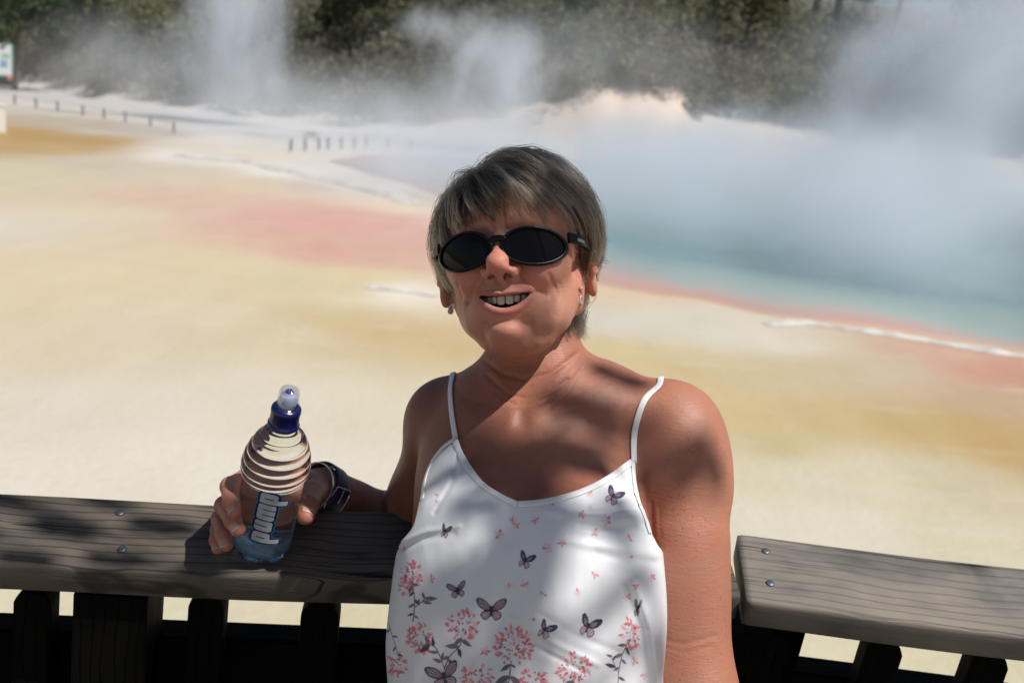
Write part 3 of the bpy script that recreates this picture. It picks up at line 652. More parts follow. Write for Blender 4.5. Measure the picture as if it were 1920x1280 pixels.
# ------------------------------------------------------------------ the woman: head
def rotm(ax, a):
    c, s = math.cos(a), math.sin(a)
    return np.array({'x': [[1, 0, 0], [0, c, -s], [0, s, c]], 'y': [[c, 0, s], [0, 1, 0], [-s, 0, c]], 'z': [[c, -s, 0], [s, c, 0], [0, 0, 1]]}[ax])
RH = rotm('z', R(4))@rotm('y', R(-10.5))@rotm('x', R(-8))      # head local (mm: x right, y up, z forward) -> camera frame
HO = K(969, 478, 1.12)
HS = .001
def H2C(p): return HO+(np.asarray(p, float)*HS)@RH.T
def C2H(P): return ((P-HO.astype(np.float32))@RH.astype(np.float32))/HS
def roty(a): return rotm('y', a).astype(np.float32)
def bell(x, w): return np.exp(-(x/w)**2)
def head_sdf(P):
    q = C2H(P).astype(np.float32); x, y, z = q[:, 0], q[:, 1], q[:, 2]
    s = q.copy(); s[:, 0] = np.abs(x)          # mirrored copy
    d = ell(q, (0, 18, -8), (71, 80, 92))
    d = smin(d, ell(q, (0, 22, 42), (57, 46, 44)), 18)                       # forehead
    d = smin(d, ell(q, (0, -34, 34), (54, 60, 55)), 16)                      # mid face
    d = smin(d, ell(s, (38, -20, 52), (25, 22, 25)), 18)                     # cheekbone
    d = smin(d, ell(q, (0, -68, 34), (47, 32, 46)), 14)                      # jaw
    d = smin(d, ell(s, (41, -58, 14), (18, 28, 30)), 20)                     # jaw angle
    d = smin(d, ell(q, (0, -91, 67), (22, 15, 22)), 10)                      # chin
    d = smin(d, ell(q, (0, -90, 77), (13, 10, 12)), 8)
    d = smin(d, ell(s, (29, -72, 54), (17, 18, 20)), 14)                     # jowl
    d = smin(d, ell(s, (34, -34, 71), (18, 15, 16)), 10)                      # smiling cheek
    d = smin(d, ell(q, (0, -62, 76.5), (32, 20, 16)), 12)                      # muzzle
    d = smin(d, ell(q, (0, -94, 22), (34, 16, 34)), 18)                     # soft under-chin
    d = smin(d, ell(q, (0, -99, 48), (24, 9, 20)), 14)
    d = smin(d, cap(s, (9, 15, 85), (40, 14, 70), 7, 6), 9)                  # brow
    d = smax(d, -ell(s, (31, 0, 98), (18, 11, 14)), 12)                      # eye sockets
    d = smin(d, ell(s, (31, -2, 68), (13, 11, 12)), 6)                       # closed lids behind the glasses
    d = smin(d, cap(q, (0, 6, 83), (0, -25, 104), 6.0, 7), 8)                # nose bridge
    d = smin(d, ell(q, (0, -31, 106), (12.8, 10.2, 11.5)), 6)                     # nose tip
    d = smin(d, ell(s, (14, -36, 94), (8.0, 7.2, 11)), 4.5)                  # alae
    d = smin(d, cap(q, (0, -38, 103), (0, -43, 95), 3.6, 4.2), 4)              # columella
    d = smax(d, -ell(s, (7.6, -43.0, 98.5), (3.3, 3.2, 5.6)), 1.8)           # nostrils
    # mouth (smile): work in a curved frame
    xs = x-2; c = q.copy(); yc = y+61+ -.0066*xs*xs; c[:, 0] = xs; c[:, 1] = yc; zc = z+.0105*xs*xs
    c[:, 2] = zc
    # lips
    ax_ = np.abs(xs); over = np.maximum(ax_-26, 0); x2 = np.minimum(ax_, 32)**2
    ul = np.sqrt((y+57.2-.0045*x2-.9*bell(ax_-7, 5)+1.0*bell(ax_, 3))**2*1.1+(zc-92.4)**2+over**2)-2.1*np.clip(1-(ax_/30)**3, 0, 1)**.5
    d = smin(d, ul, 3.0)
    ll = np.sqrt((y+75.0-.0170*x2)**2+(zc-90.4)**2+over**2)-3.2*np.clip(1-(ax_/28)**2.4, 0, 1)**.5
    d = smin(d, ll, 3.0)
    gh = np.clip(5.8-.0086*x2, -4, 9); gap = np.maximum(np.abs(y+64.8-.0120*x2)-gh, np.maximum(60-z, over-1))
    d = smax(d, -gap, 2.0)
    d = smin(d, ell(s, (60, -36, -8), (12, 30, 22)), 12)
    # ears
    ea = s-np.array([74, -19, -4], np.float32); ea = ea@rotm('z', R(8)).astype(np.float32)@roty(R(22))
    e = ell(ea, (0, 0, 0), (4.2, 28, 17)); e = smin(e, ell(ea, (-1.5, -22, 5), (4.0, 10, 8)), 4)
    e = smax(e, -ell(ea, (4.5, 4, 2), (4.0, 16, 9.5)), 2.5)
    th = np.linspace(R(-60), R(200), 9); hel = [(3.0, 27*math.sin(t)+1, -15*math.cos(t)) for t in th]
    e = smin(e, curve_dist(ea, hel)-2.6, 2.5)
    d = smin(d, e, 4)
    # creases of the smile: carved grooves with soft shoulders
    def crease(pts, wd, dp, sym=True):
        Q2 = (s if sym else q)[:, :2]
        return dp*bell(curve_dist(Q2, [p_[:2] for p_ in pts]), wd)*np.clip((z-40)/20, 0, 1)
    cr = crease([(13, -31, 100), (21, -40, 90), (29, -49, 85), (37, -58, 78)], 4.2, 2.7)
    cr = cr+crease([(40, -68, 77), (39, -80, 76), (33, -90, 72)], 5.0, .8)
    cr = cr+crease([(45, -40, 66), (49, -58, 58), (46, -76, 52)], 2.2, 1.1)+crease([(22, -84, 80), (24, -94, 72), (22, -102, 66)], 5, 1.6)+crease([(52, -46, 58), (54, -62, 50), (50, -80, 46)], 1.8, .7)
    cr = cr+crease([(-5, 38, 90), (-6, 24, 92), (-5, 8, 92)], 1.8, 2.2, False)+crease([(5, 36, 90), (5, 24, 92), (8, 8, 91)], 1.8, 2.6, False)
    cr = cr+crease([(-17, -84, 90), (0, -83.5, 95), (17, -84, 90)], 4.2, 1.8, False)
    cr = cr+crease([(-3, -45, 99), (0, -52, 97), (0, -57, 97)], 2.2, .8, False)
    cr = cr-crease([(20, -22, 84), (34, -24, 82), (46, -20, 72)], 6, 1.2)
    cr = cr+crease([(14, -14, 88), (24, -17, 86), (36, -15, 82)], 2.0, .9)
    return (d+cr)*HS
# ------------------------------------------------------------------ torso, arms, hand
def KV(x, y, d, r): return (K(x, y, d), r)
ARM_R = [KV(1260, 800, 1.165, .050), KV(1272, 880, 1.15, .0480), KV(1275, 960, 1.135, .0450), KV(1278, 1060, 1.12, .0405), KV(1283, 1130, 1.115, .0370), KV(1286, 1190, 1.11, .0345), KV(1295, 1270, 1.10, .0360), KV(1308, 1340, 1.085, .035), KV(1312, 1460, 1.05, .028), KV(1296, 1570, 1.02, .022)]
ARM_L = [KV(832, 778, 1.21, .038), KV(838, 822, 1.235, .0405), KV(822, 885, 1.29, .041), KV(794, 935, 1.34, .0385), KV(778, 978, 1.385, .036)]
FORE = [KV(778, 978, 1.385, .036), KV(715, 976, 1.385, .0335), KV(655, 948, 1.365, .0300), KV(618, 925, 1.34, .0255), KV(600, 916, 1.325, .0235)]
def dense(ch, k=4):
    a = spline([list(p)+[r] for p, r in ch], (len(ch)-1)*k+1); return [(q[:3], float(q[3])) for q in a]
ARS, ARL_ = dense(ARM_R), dense(ARM_L)
HANDP = [KV(600, 916, 1.325, .0220), KV(560, 915, 1.285, .022), KV(520, 915, 1.258, .019)]
FING = [
 [KV(520, 905, 1.262, .016), KV(462, 898, 1.238, .0125), KV(432, 912, 1.188, .0108), KV(433, 941, 1.156, .0090), KV(440, 958, 1.146, .0076)],
 [KV(515, 920, 1.262, .016), KV(448, 930, 1.245, .0125), KV(421, 948, 1.190, .0106), KV(436, 975, 1.155, .0092), KV(446, 992, 1.146, .0082)],
 [KV(515, 935, 1.262, .015), KV(442, 958, 1.250, .0118), KV(413, 972, 1.200, .0098), KV(418, 1002, 1.166, .0085), KV(424, 1021, 1.160, .0074)],
 [KV(520, 948, 1.264, .013), KV(440, 978, 1.252, .0102), KV(409, 992, 1.218, .0084), KV(405, 1012, 1.197, .0072), KV(407, 1028, 1.190, .0062)]]
THUMB = [KV(590, 915, 1.30, .019), KV(583, 926, 1.245, .0150), KV(577, 948, 1.192, .0118), KV(573, 967, 1.172, .0098)]
NAILS = [(K(438, 960, 1.138), .0062), (K(447, 995, 1.137), .0068), (K(421, 1024, 1.152), .0060), (K(405, 1030, 1.183), .0050), (K(575, 972, 1.162), .0068)]
def torso_core(P):
    d = ell(P, K(1003, 905, 1.165), (.130, .135, .082))
    d = smin(d, ell(P, K(995, 1060, 1.115), (.126, .150, .086)), .04)
    d = smin(d, ell(P, K(995, 1290, 1.085), (.118, .160, .094)), .04)
    d = smin(d, ell(P, K(985, 1540, 1.07), (.170, .13, .112)), .05)
    return d
def bust(P):
    d = ell(P, K(893, 1035, 1.055), (.066, .070, .058)); d = smin(d, ell(P, K(1100, 1040, 1.05), (.066, .072, .058)), .02); return d
def body_sdf(P):
    P = P.astype(np.float32); n = len(P); out = np.full(n, .2, np.float32)
    # torso
    d = smin(torso_core(P), bust(P), .03)
    # shoulder girdle and neck
    d = smin(d, chain(P, [KV(1010, 742, 1.185, .050), KV(1120, 762, 1.18, .044), KV(1225, 790, 1.17, .042)], .03), .035)
    d = smin(d, chain(P, [KV(1005, 752, 1.19, .050), KV(925, 768, 1.20, .045), KV(850, 782, 1.215, .036)], .03), .035)
    d = smin(d, chain(P, [KV(1004, 600, 1.170, .046), KV(1002, 680, 1.176, .0475), KV(1006, 770, 1.18, .052)], .02), .022)
    d = smin(d, chain(P, [KV(1045, 680, 1.205, .024), KV(1100, 727, 1.205, .025), KV(1190, 768, 1.19, .028)], .02), .020)
    d = smin(d, chain(P, [KV(960, 720, 1.205, .024), KV(920, 748, 1.215, .026), KV(862, 765, 1.22, .028)], .02), .016)
    d = smin(d, chain(P, ARS[:9], .02), .018); d = smin(d, chain(P, ARS[8:], .02), .006)
    d = smin(d, chain(P, ARL_, .02), .020)
    # collar bones, neck cords, pit of the neck
    zz = np.maximum(-P[:, 2], .3); Q2 = np.stack([960+F*P[:, 0]/zz, 640-F*P[:, 1]/zz], -1)
    bm_ = (Q2[:, 1] > 600) & (Q2[:, 0] > 740) & (Q2[:, 0] < 1400) & (zz < 1.17)
    if bm_.any():
        S = Q2[bm_]; dd_ = d[bm_]; dep = np.clip((1.165-zz[bm_])/.03, 0, 1)
        def gv(pts, w_, a_):
            return a_*bell(curve_dist(S, pts), w_)*dep
        dd_ = dd_-gv([(1003, 792), (1060, 782), (1130, 766), (1200, 750)], 26, .0020)-gv([(950, 792), (905, 780), (862, 766)], 24, .0018)
        dd_ = dd_+gv([(978, 792), (979, 782)], 16, .0030)+gv([(1040, 818), (1090, 812), (1150, 800)], 30, .0010)
        dd_ = dd_-gv([(1078, 650), (1045, 715), (1003, 775)], 26, .0026)-gv([(922, 690), (942, 730), (962, 772)], 20, .0020)
        dd_ = dd_+gv([(905, 672), (940, 700), (985, 712), (1035, 700), (1080, 664)], 4.5, .0018)+gv([(915, 705), (950, 738), (985, 747), (1030, 738), (1065, 712)], 4, .0017)
        dd_ = dd_+gv([(930, 735), (965, 760), (1010, 758), (1040, 745)], 3.5, .0011)+gv([(1090, 690), (1060, 740), (1030, 765)], 3, .0009)
        dd_ = dd_+gv([(1232, 1196), (1280, 1207), (1340, 1192)], 5, .0008)+gv([(1245, 1212), (1290, 1222), (1335, 1210)], 4, .0005)
        dd_ = dd_+gv([(1203, 905), (1212, 960), (1220, 1020)], 12, .0020)+gv([(1222, 940), (1226, 1000), (1230, 1060)], 3, .0007)+gv([(1236, 950), (1238, 1010)], 3, .0005)
        d[bm_] = dd_
    # head, only near it
    near = np.linalg.norm(P-HO.astype(np.float32), axis=1) < .22
    if near.any(): d[near] = smin(d[near], head_sdf(P[near]), .016)
    hn = (P[:, 0] < K(670, 900, 1.3)[0])
    if True:
        f = chain(P, FORE, .02); d = smin(d, f, .014)
    if hn.any():
        Q = P[hn]; h = smin(chain(Q, HANDP, .012), ell(Q, K(540, 915, 1.275), (.036, .024, .014)), .012); hd = None
        for fg in FING:
            e = chain(Q, fg, .003)
            for kp in fg[2:4]:       # knuckle swelling
                e = smin(e, np.sqrt(((Q-kp[0].astype(np.float32))**2).sum(-1))-kp[1]*1.05, .002)
            hd = e if hd is None else smin(hd, e, .0012)
        h = smin(h, hd, .009)
        h = smin(h, chain(Q, THUMB, .004), .008)
        for fg in FING+[THUMB]:      # creases over the joints
            for kp, kn in ((fg[2], fg[3]), (fg[3], fg[4])) if len(fg) > 4 else ((fg[2], fg[3]),):
                ax2 = (kn[0]-kp[0])/np.linalg.norm(kn[0]-kp[0]); rq = Q-kp[0].astype(np.float32); al = rq@ax2.astype(np.float32); dq = np.sqrt((rq**2).sum(-1))
                h = h+(.0006*bell(al, .0007)+.0005*bell(al-.0028, .0007)+.0004*bell(al+.0028, .0007))*(dq < kp[1]*1.5)
        d[hn] = smin(d[hn], h, .010)
    # resting hand out of frame: palm and fingers against the thigh
    fn = P[:, 1] < K(0, 1480, 1.05)[1]
    if fn.any():
        Q = P[fn]; b = K(1296, 1570, 1.02); h = cap(Q, b, b+np.array([-.012, -.055, .004]), .021, .024)
        for i, (dx, ln) in enumerate(((-.030, .062), (-.014, .074), (.003, .070), (.018, .056))):
            k0 = b+np.array([dx*.8, -.068, .006]); h = smin(h, chain(Q, [(k0, .0095), (k0+[dx*.2, -ln*.5, .004], .0085), (k0+[dx*.25, -ln, -.006], .0070)], .002), .004)
        h = smin(h, chain(Q, [(b+[-.016, -.020, .010], .012), (b+[-.040, -.050, .018], .0098), (b+[-.048, -.078, .014], .0082)], .003), .008)
        d[fn] = smin(d[fn], h, .008)
    return d
TR = None
def skin_mat():
    m = NT('skin'); at = m.n('ShaderNodeAttribute', _attribute_name='tone').outputs[0]
    ob = m.coords((1, 1, 1)); n1 = m.noise(ob, 55, 4, .6); n2 = m.noise(ob, 9, 3, .5)
    vo = m.n('ShaderNodeTexVoronoi', Vector=ob, Scale=185.0, Randomness=1.0)
    sel = m.noise(ob, 30, 2, .5)
    fr_ = m.math('MULTIPLY', m.ramp(vo.outputs[0], [(.10, (1, 1, 1)), (.25, (0, 0, 0))]), m.ramp(sel, [(.42, (0, 0, 0)), (.58, (.65, .65, .65))]))
    frk = m.n('ShaderNodeAttribute', _attribute_name='freckle').outputs[0]
    c = m.mix(m.ramp(n1, [(.3, (0, 0, 0)), (.68, (.6, .6, .6))]).outputs[0], at, m.mix(1.0, at, (1.12, .86, .80), 'MULTIPLY'))
    c = m.mix(m.math('MULTIPLY', m.ramp(n2, [(.35, (0, 0, 0)), (.65, (1, 1, 1))]), .5), c, m.mix(1.0, c, (.88, .72, .66), 'MULTIPLY'))
    c = m.mix(m.math('MULTIPLY', fr_, frk), c, (.20, .075, .035))
    pores = m.noise(ob, 620, 3, .6); lines = m.noise(m.coords((260, 700, 260)), 1.0, 3, .6)
    h = m.math('ADD', m.math('MULTIPLY', pores, .6), m.math('MULTIPLY', lines, .4))
    h = m.math('ADD', h, m.math('MULTIPLY', m.noise(ob, 120, 3, .6), 1.2)); h = m.math('ADD', h, m.math('MULTIPLY', m.noise(m.coords((60, 60, 520)), 1.0, 3, .6), .9))
    m.P(Base__Color=c, Roughness=m.math('ADD', m.math('MULTIPLY', n1, .25), .38), Normal=m.bump(h, .42, .0011))
    m.set(m.b, 'Subsurface Weight', .18); m.set(m.b, 'Subsurface Radius', (1.0, .35, .18)); m.set(m.b, 'Subsurface Scale', .0035); m.set(m.b, 'Specular IOR Level', .36)
    return m.m
SKIN = skin_mat()
lo = K(330, 1800, 1.45); V, Fq = extract(body_sdf, (-.42, -.72, -1.46), (.32, .235, -.88), .0021)
V = project(V, body_sdf, 2)
def subdiv(V, Fq):
    E_ = np.sort(np.stack([Fq, np.roll(Fq, -1, 1)], -1).reshape(-1, 2), 1); k = E_[:, 0]*len(V)+E_[:, 1]
    u, first, inv = np.unique(k, return_index=True, return_inverse=True); ev = V[E_[first]].mean(1); fv = V[Fq].mean(1)
    ei = inv.reshape(-1, 4)+len(V); ci = (np.arange(len(Fq))+len(V)+len(ev)); nf = []
    for j in range(4): nf.append(np.stack([Fq[:, j], ei[:, j], ci, ei[:, j-1]], 1))
    return np.vstack([V, ev, fv]), np.vstack(nf)
fc = V[Fq].mean(1); hq = C2H(fc.astype(np.float32)); fx, fy = px_of(fc)
fine = ((hq[:, 2] > 25) & (np.abs(hq[:, 0]) < 75) & (hq[:, 1] > -125) & (hq[:, 1] < 50)) | (fx < 612)
n0_ = len(V); Vs, Fs = subdiv(V, Fq[fine]); Vn = project(Vs[n0_:], body_sdf, 1); V = np.vstack([V, Vn]); Fq = np.vstack([Fq[~fine], Fs])
# tone --------------------------------------------------------------------
q = C2H(V.astype(np.float32)); x, y, z = q[:, 0], q[:, 1], q[:, 2]
base = np.array([.36, .165, .108]); tone = np.tile(base, (len(V), 1)); nh = np.linalg.norm(q-np.array([0, -10, 0]), axis=1) < 150
def blend(mask, col):
    global tone
    mask = np.clip(mask, 0, 1)[:, None]; tone = tone*(1-mask)+np.array(col)*mask
face = nh & (y > -115) & (z > -30)
blend(np.where(face, .65, 0)*np.clip((y+125)/40, 0, 1), (.60, .33, .245))
for c_, r_, a_ in (((36, -36, 82), 20, .5), ((-36, -36, 82), 20, .55), ((0, -30, 108), 15, .55), ((0, -95, 84), 18, .45), ((74, -20, -4), 26, .45), ((-74, -20, -4), 26, .45)):
    blend(np.where(nh, a_*bell(np.linalg.norm(q-np.array(c_), axis=1), r_), 0), (.62, .235, .175))
xs = x-2; yl = y+74.8-.0170*xs*xs; yu = y+58.0-.0045*xs*xs; zc = z+.0105*xs*xs
lipm = np.where(nh & (np.abs(xs) < 30) & (zc > 84), 1, 0)
blend(lipm*np.clip(1.5-np.abs(yl+.5)/3.0, 0, 1)*np.clip((28-np.abs(xs))/4, 0, 1), (.50, .19, .17))
blend(lipm*np.clip(1.3-np.abs(yu-.2)/1.9, 0, 1)*np.clip((31-np.abs(xs))/4, 0, 1), (.42, .17, .15))
gp = np.maximum(np.abs(y+64.8-.0120*xs*xs)-np.clip(5.8-.0086*xs*xs, -4, 9), np.abs(xs)-28)
blend(np.where(nh & (gp < .5) & (np.abs(xs) < 24.5) & (z < 90) & (z > 30), 1, 0), (.10, .022, .020))
s_ = q.copy(); s_[:, 0] = np.abs(x)
blend(np.where(nh, np.clip(1.2-ell(s_, (7.5, -41.5, 98.5), (3.6, 3.8, 6.0))*-1/2, 0, 1)*(np.linalg.norm(s_-np.array([7.5, -42.5, 97]), axis=1) < 4.8), 0), (.14, .05, .04))
browd = curve_dist(s_.astype(np.float32), [(13, 17, 92), (25, 20, 88), (40, 17, 76)])
blend(np.where(nh, .45*bell(browd, 3.2), 0), (.16, .10, .07))
for c_, r_ in NAILS:
    blend(.35*np.clip(1.7-np.linalg.norm(V-c_, axis=1)/r_*1.1, 0, 1), (.62, .26, .21))
hand = (V[:, 0] < K(600, 900, 1.3)[0]); blend(np.where(hand, .5, 0)*np.clip((K(600, 900, 1.3)[0]-V[:, 0])/.03, 0, 1), (.58, .29, .22))
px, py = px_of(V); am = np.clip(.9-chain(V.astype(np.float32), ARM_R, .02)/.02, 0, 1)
blend(np.where(~nh & (px > 640), .6, 0)*np.clip((py-640)/90, 0, 1), (.27, .118, .080)); lm_ = np.clip(.9-chain(V.astype(np.float32), ARL_+FORE, .02)/.02, 0, 1); blend(lm_*.7*(V[:, 0] < K(870, 0, 1.2)[0]), (.24, .105, .075)); blend(am*.85, (.47, .23, .15))  # chest and left arm darkened: their shade is put into the skin tone
frk = np.where(nh & (y > -100), .15, 1.0)*np.where(hand, .15, 1)
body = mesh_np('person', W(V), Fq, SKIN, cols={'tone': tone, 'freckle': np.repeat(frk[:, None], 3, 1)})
tag(body, 'smiling woman in white butterfly print top, leaning back on the railing, holding a bottle', 'person')
# teeth ---------------------------------------------------------------------
parts = []
def tooth(cx, w_, h_, yt, zf, yaw):
    bm = bmesh.new(); bmesh.ops.create_cube(bm, size=1.0); bmesh.ops.bevel(bm, geom=list(bm.edges), offset=.32, segments=5, affect='EDGES', profile=.5)
    v = np.array([q.co[:] for q in bm.verts]); f = [tuple(l.index for l in p.verts) for p in bm.faces]; bm.free()
    v[:, 0] *= w_*(1-.10*(v[:, 1]+.5)); v[:, 1] *= h_; v[:, 2] *= 4.2; v = v@rotm('y', yaw).T; return v+[cx, yt-h_/2, zf], f
for sgn in (-1, 1):
    xo = .1
    for (w_, h_) in ((8.2, 10.2), (6.3, 8.8), (6.6, 9.0), (5.6, 7.0), (4.4, 5.2)):
        cx = sgn*(xo+w_/2); xo += w_*.96; xx = cx
        zf = 85.2-.025*xx*xx; parts.append(tooth(2+cx, w_, h_, -57.6+.0045*xx*xx+.8, zf, math.atan(.052*xx)))
v, f = join(parts)
m = NT('tooth_enamel'); m.P(Base__Color=(.62, .54, .42, 1), Roughness=.2); m.set(m.b, 'Subsurface Weight', .2); m.set(m.b, 'Subsurface Scale', .002)
mesh_np('teeth', W(H2C(v)), f, m.m, body)
g_ = spline([(-22, -54, 68), (-10, -55.5, 78), (2, -56, 81.5), (14, -55.5, 78), (26, -54, 68)], 20)
v, f = tube(H2C(g_), .0042, 8); mesh_np('gum', W(v), f, simple('gum', (.40, .10, .09), .35), body)
tg = [(-15+4, -74, 60), (4, -75, 80), (15+4, -74, 60)]; v, f = tube(H2C(spline([(2, -78, 50), (2, -76, 66), (2, -75.5, 80)], 12)), np.array([.010]*9+[.009, .007, .003]), 14)
mesh_np('tongue', W(v), f, simple('tongue', (.36, .09, .08), .35), body)
# finger nails: thin curved plates set into the tips
NM = NT('nail'); NM.P(Base__Color=(.54, .29, .22, 1), Roughness=.22); NM.set(NM.b, 'Subsurface Weight', .2); NM.set(NM.b, 'Subsurface Scale', .002); NM = NM.m
NTIP = simple('nail_tip', (.56, .40, .33), .35)
def nail(dip, tip, rr_, roll, sc_=1.):
    ax_ = tip-dip; ax_ /= np.linalg.norm(ax_); n0 = np.array([0, 0, 1.]); n0 = n0-ax_*(n0@ax_); n0 /= np.linalg.norm(n0); b0 = np.cross(ax_, n0)
    n_ = n0*math.cos(roll)+b0*math.sin(roll); b_ = np.cross(ax_, n_); nu, nv = 9, 11; vs = []
    for i in range(nv):
        v_ = i/(nv-1)*2-1; wv_ = math.sqrt(max(0, 1-max(0, -v_-.35)**2/.43))*math.sqrt(max(0, 1-max(0, v_-.55)**2/.42))
        for j in range(nu):
            a = (j/(nu-1)*2-1)*1.02*max(wv_, .12); Rn = rr_*1.0
            vs.append(tip-ax_*rr_*.35+ax_*v_*rr_*.88+(n_*math.cos(a)+b_*math.sin(a))*Rn*(1-.10*max(0, v_)**2-.05*max(0, -v_)**3))
    f = [(i*nu+j, i*nu+j+1, (i+1)*nu+j+1, (i+1)*nu+j) for i in range(nv-1) for j in range(nu-1)]
    o = mesh_np('fingernail', W(vs), f, [NM, NTIP], body)
    for p_ in o.data.polygons:
        if p_.index//(nu-1) >= nv-2: p_.material_index = 1
    md = o.modifiers.new('solid', 'SOLIDIFY'); md.thickness = .0004; md.offset = 1
for fi, rl in zip(range(4), (.35, .25, .1, -.1)):
    g_2 = FING[fi]; nail(g_2[-2][0], g_2[-1][0], g_2[-1][1], rl)
nail(THUMB[-2][0], THUMB[-1][0], THUMB[-1][1], -.75)
# ------------------------------------------------------------------ camisole
def cloth_sdf(P):
    P = P.astype(np.float32)
    b = smin(torso_core(P), bust(P), .045)
    # the fabric hangs from the bust and does not follow the body underneath
    h = ell(P, K(982, 1235, 1.03), (.127, .150, .070)); b = smin(b, h, .05)
    zz = np.maximum(-P[:, 2], .3); x = 960+F*P[:, 0]/zz; y = 640-F*P[:, 1]/zz
    S = np.stack([x, y], -1); low = np.clip((y-1080)/160, 0, 1); fr = np.clip((1.14-zz)/.04, 0, 1)
    f = .0030*np.sin((x-900)*.030+np.sin(y*.008)*1.5)*low+.0016*np.sin((x+y*.35)*.075+1.3)*low
    f += .0012*vnoise(np.stack([x*.014, y*.006, 0*x], -1), 1., 71)*(.5+low)+.0006*vnoise(np.stack([x*.05, y*.02, 0*x], -1), 1., 72)
    def fold(pts, w_, a_): return a_*bell(curve_dist(S, pts), w_)*fr
    f = f-fold([(1203, 968), (1150, 975), (1080, 968), (1020, 955)], 8, .0013)+fold([(1205, 985), (1150, 990), (1090, 984)], 7, .0013)
    f = f-fold([(1230, 1040), (1180, 1030), (1110, 1022), (1060, 1012)], 9, .0015)+fold([(1225, 1055), (1170, 1048), (1120, 1036)], 8, .0009)
    f = f-fold([(1200, 930), (1160, 945), (1110, 950)], 5, .0012)+fold([(1203, 948), (1150, 960), (1095, 960)], 4, .0014)
    f = f+fold([(752, 1028), (790, 1010), (850, 1000)], 7, .0018)-fold([(755, 1015), (800, 995), (860, 985)], 6, .0018)
    f = f+fold([(860, 845), (850, 900), (815, 960)], 5, .0012)+fold([(940, 1170), (1010, 1215), (1100, 1262)], 6, .0015)-fold([(960, 1160), (1040, 1205), (1120, 1245)], 7, .0014)
    f = f+fold([(1010, 1150), (1080, 1190), (1180, 1230)], 8, .0012)+fold([(1170, 1100), (1200, 1180), (1215, 1280)], 8, .0026)-fold([(1190, 1090), (1222, 1180), (1235, 1280)], 7, .0022)
    return b-.0042+f*.9
NECK = spline([(853, 822), (868, 858), (900, 902), (936, 926), (970, 942), (1020, 937), (1080, 922), (1135, 897), (1184, 862)], 60)
V2, F2 = extract(cloth_sdf, (-.25, -.55, -1.30), (.22, .02, -.90), .0028)
V2 = project(V2, cloth_sdf, 1)
# cut: neckline and armholes in front, straight across the back
x, y = px_of(V2); zc_ = -V2[:, 2]
front = zc_ < 1.145
lim = np.interp(x, [700, 775, 793, 812, 853]+list(NECK[1:, 0])+[1190, 1197, 1208, 1222, 1260], [1080, 985, 905, 858, 822]+list(NECK[1:, 1])+[872, 935, 962, 1000, 1060])
limb = np.full(len(V2), 930.) + np.clip(np.abs(x-1000)-120, 0, 999)*.9
keep = np.where(front, y > lim, y > limb)
FK = F2[keep[F2].all(1)]
used, inv = np.unique(FK, return_inverse=True); V2 = V2[used]; FK = inv.reshape(-1, 4)
# even out the cut edge
for _ in range(10):
    E_ = np.sort(np.stack([FK, np.roll(FK, -1, 1)], -1).reshape(-1, 2), 1); u_, c_n = np.unique(E_[:, 0].astype(np.int64)*len(V2)+E_[:, 1], return_counts=True)
    be = np.stack([u_[c_n == 1]//len(V2), u_[c_n == 1] % len(V2)], 1); acc = np.zeros_like(V2); cn = np.zeros(len(V2))
    for a_, b_ in ((0, 1), (1, 0)): np.add.at(acc, be[:, a_], V2[be[:, b_]]); np.add.at(cn, be[:, a_], 1)
    mk = cn == 2; V2[mk] = V2[mk]*.45+.55*acc[mk]/2
V2, FK = subdiv(V2, FK); V2 = project(V2, cloth_sdf, 1)
xq, yq = px_of(V2[FK].mean(1)); pr_ = (-V2[FK].mean(1)[:, 2] < 1.12) & (xq > 725) & (xq < 1240) & (yq > 905) & (yq < 1300)
Va, Fa = subdiv(V2, FK[pr_]); Va = project(Va, cloth_sdf, 1); Va[:len(V2)] = V2; FK = np.vstack([FK[~pr_], Fa]); V2 = Va
# ---- printed pattern, drawn flat at 3 samples per unit and looked up per vertex
PX0, PY0, PX1, PY1, SS = 700, 840, 1270, 1400, 3
IW, IH = (PX1-PX0)*SS, (PY1-PY0)*SS; IMG = np.tile(np.array([.76, .77, .80]), (IH, IW, 1)).astype(np.float32)
def paint(poly, col, a=1.0):
    poly = (np.asarray(poly, float)-[PX0, PY0])*SS
    x0, y0 = np.floor(poly.min(0)).astype(int)-2; x1, y1 = np.ceil(poly.max(0)).astype(int)+2
    x0, y0 = max(x0, 0), max(y0, 0); x1, y1 = min(x1, IW), min(y1, IH)
    if x1 <= x0 or y1 <= y0: return
    X, Y = np.meshgrid(np.arange(x0, x1)+.5, np.arange(y0, y1)+.5); ins = np.zeros(X.shape, bool)
    for (ax, ay), (bx, by) in zip(poly, np.roll(poly, -1, 0)):
        c = (ay > Y) != (by > Y)
        if c.any(): ins ^= c & (X < (bx-ax)*(Y-ay)/(by-ay+1e-9)+ax)
    m_ = ins.astype(np.float32)[..., None]*a; IMG[y0:y1, x0:x1] = IMG[y0:y1, x0:x1]*(1-m_)+np.asarray(col, np.float32)*m_
def stroke(pts, w0, w1, col, a=1.0):
    p = np.asarray(pts, float); T = np.gradient(p, axis=0); T /= np.linalg.norm(T, axis=1)[:, None]+1e-9; N = np.stack([-T[:, 1], T[:, 0]], -1)
    w_ = np.linspace(w0, w1, len(p))[:, None]/2; paint(np.vstack([p+N*w_, (p-N*w_)[::-1]]), col, a)
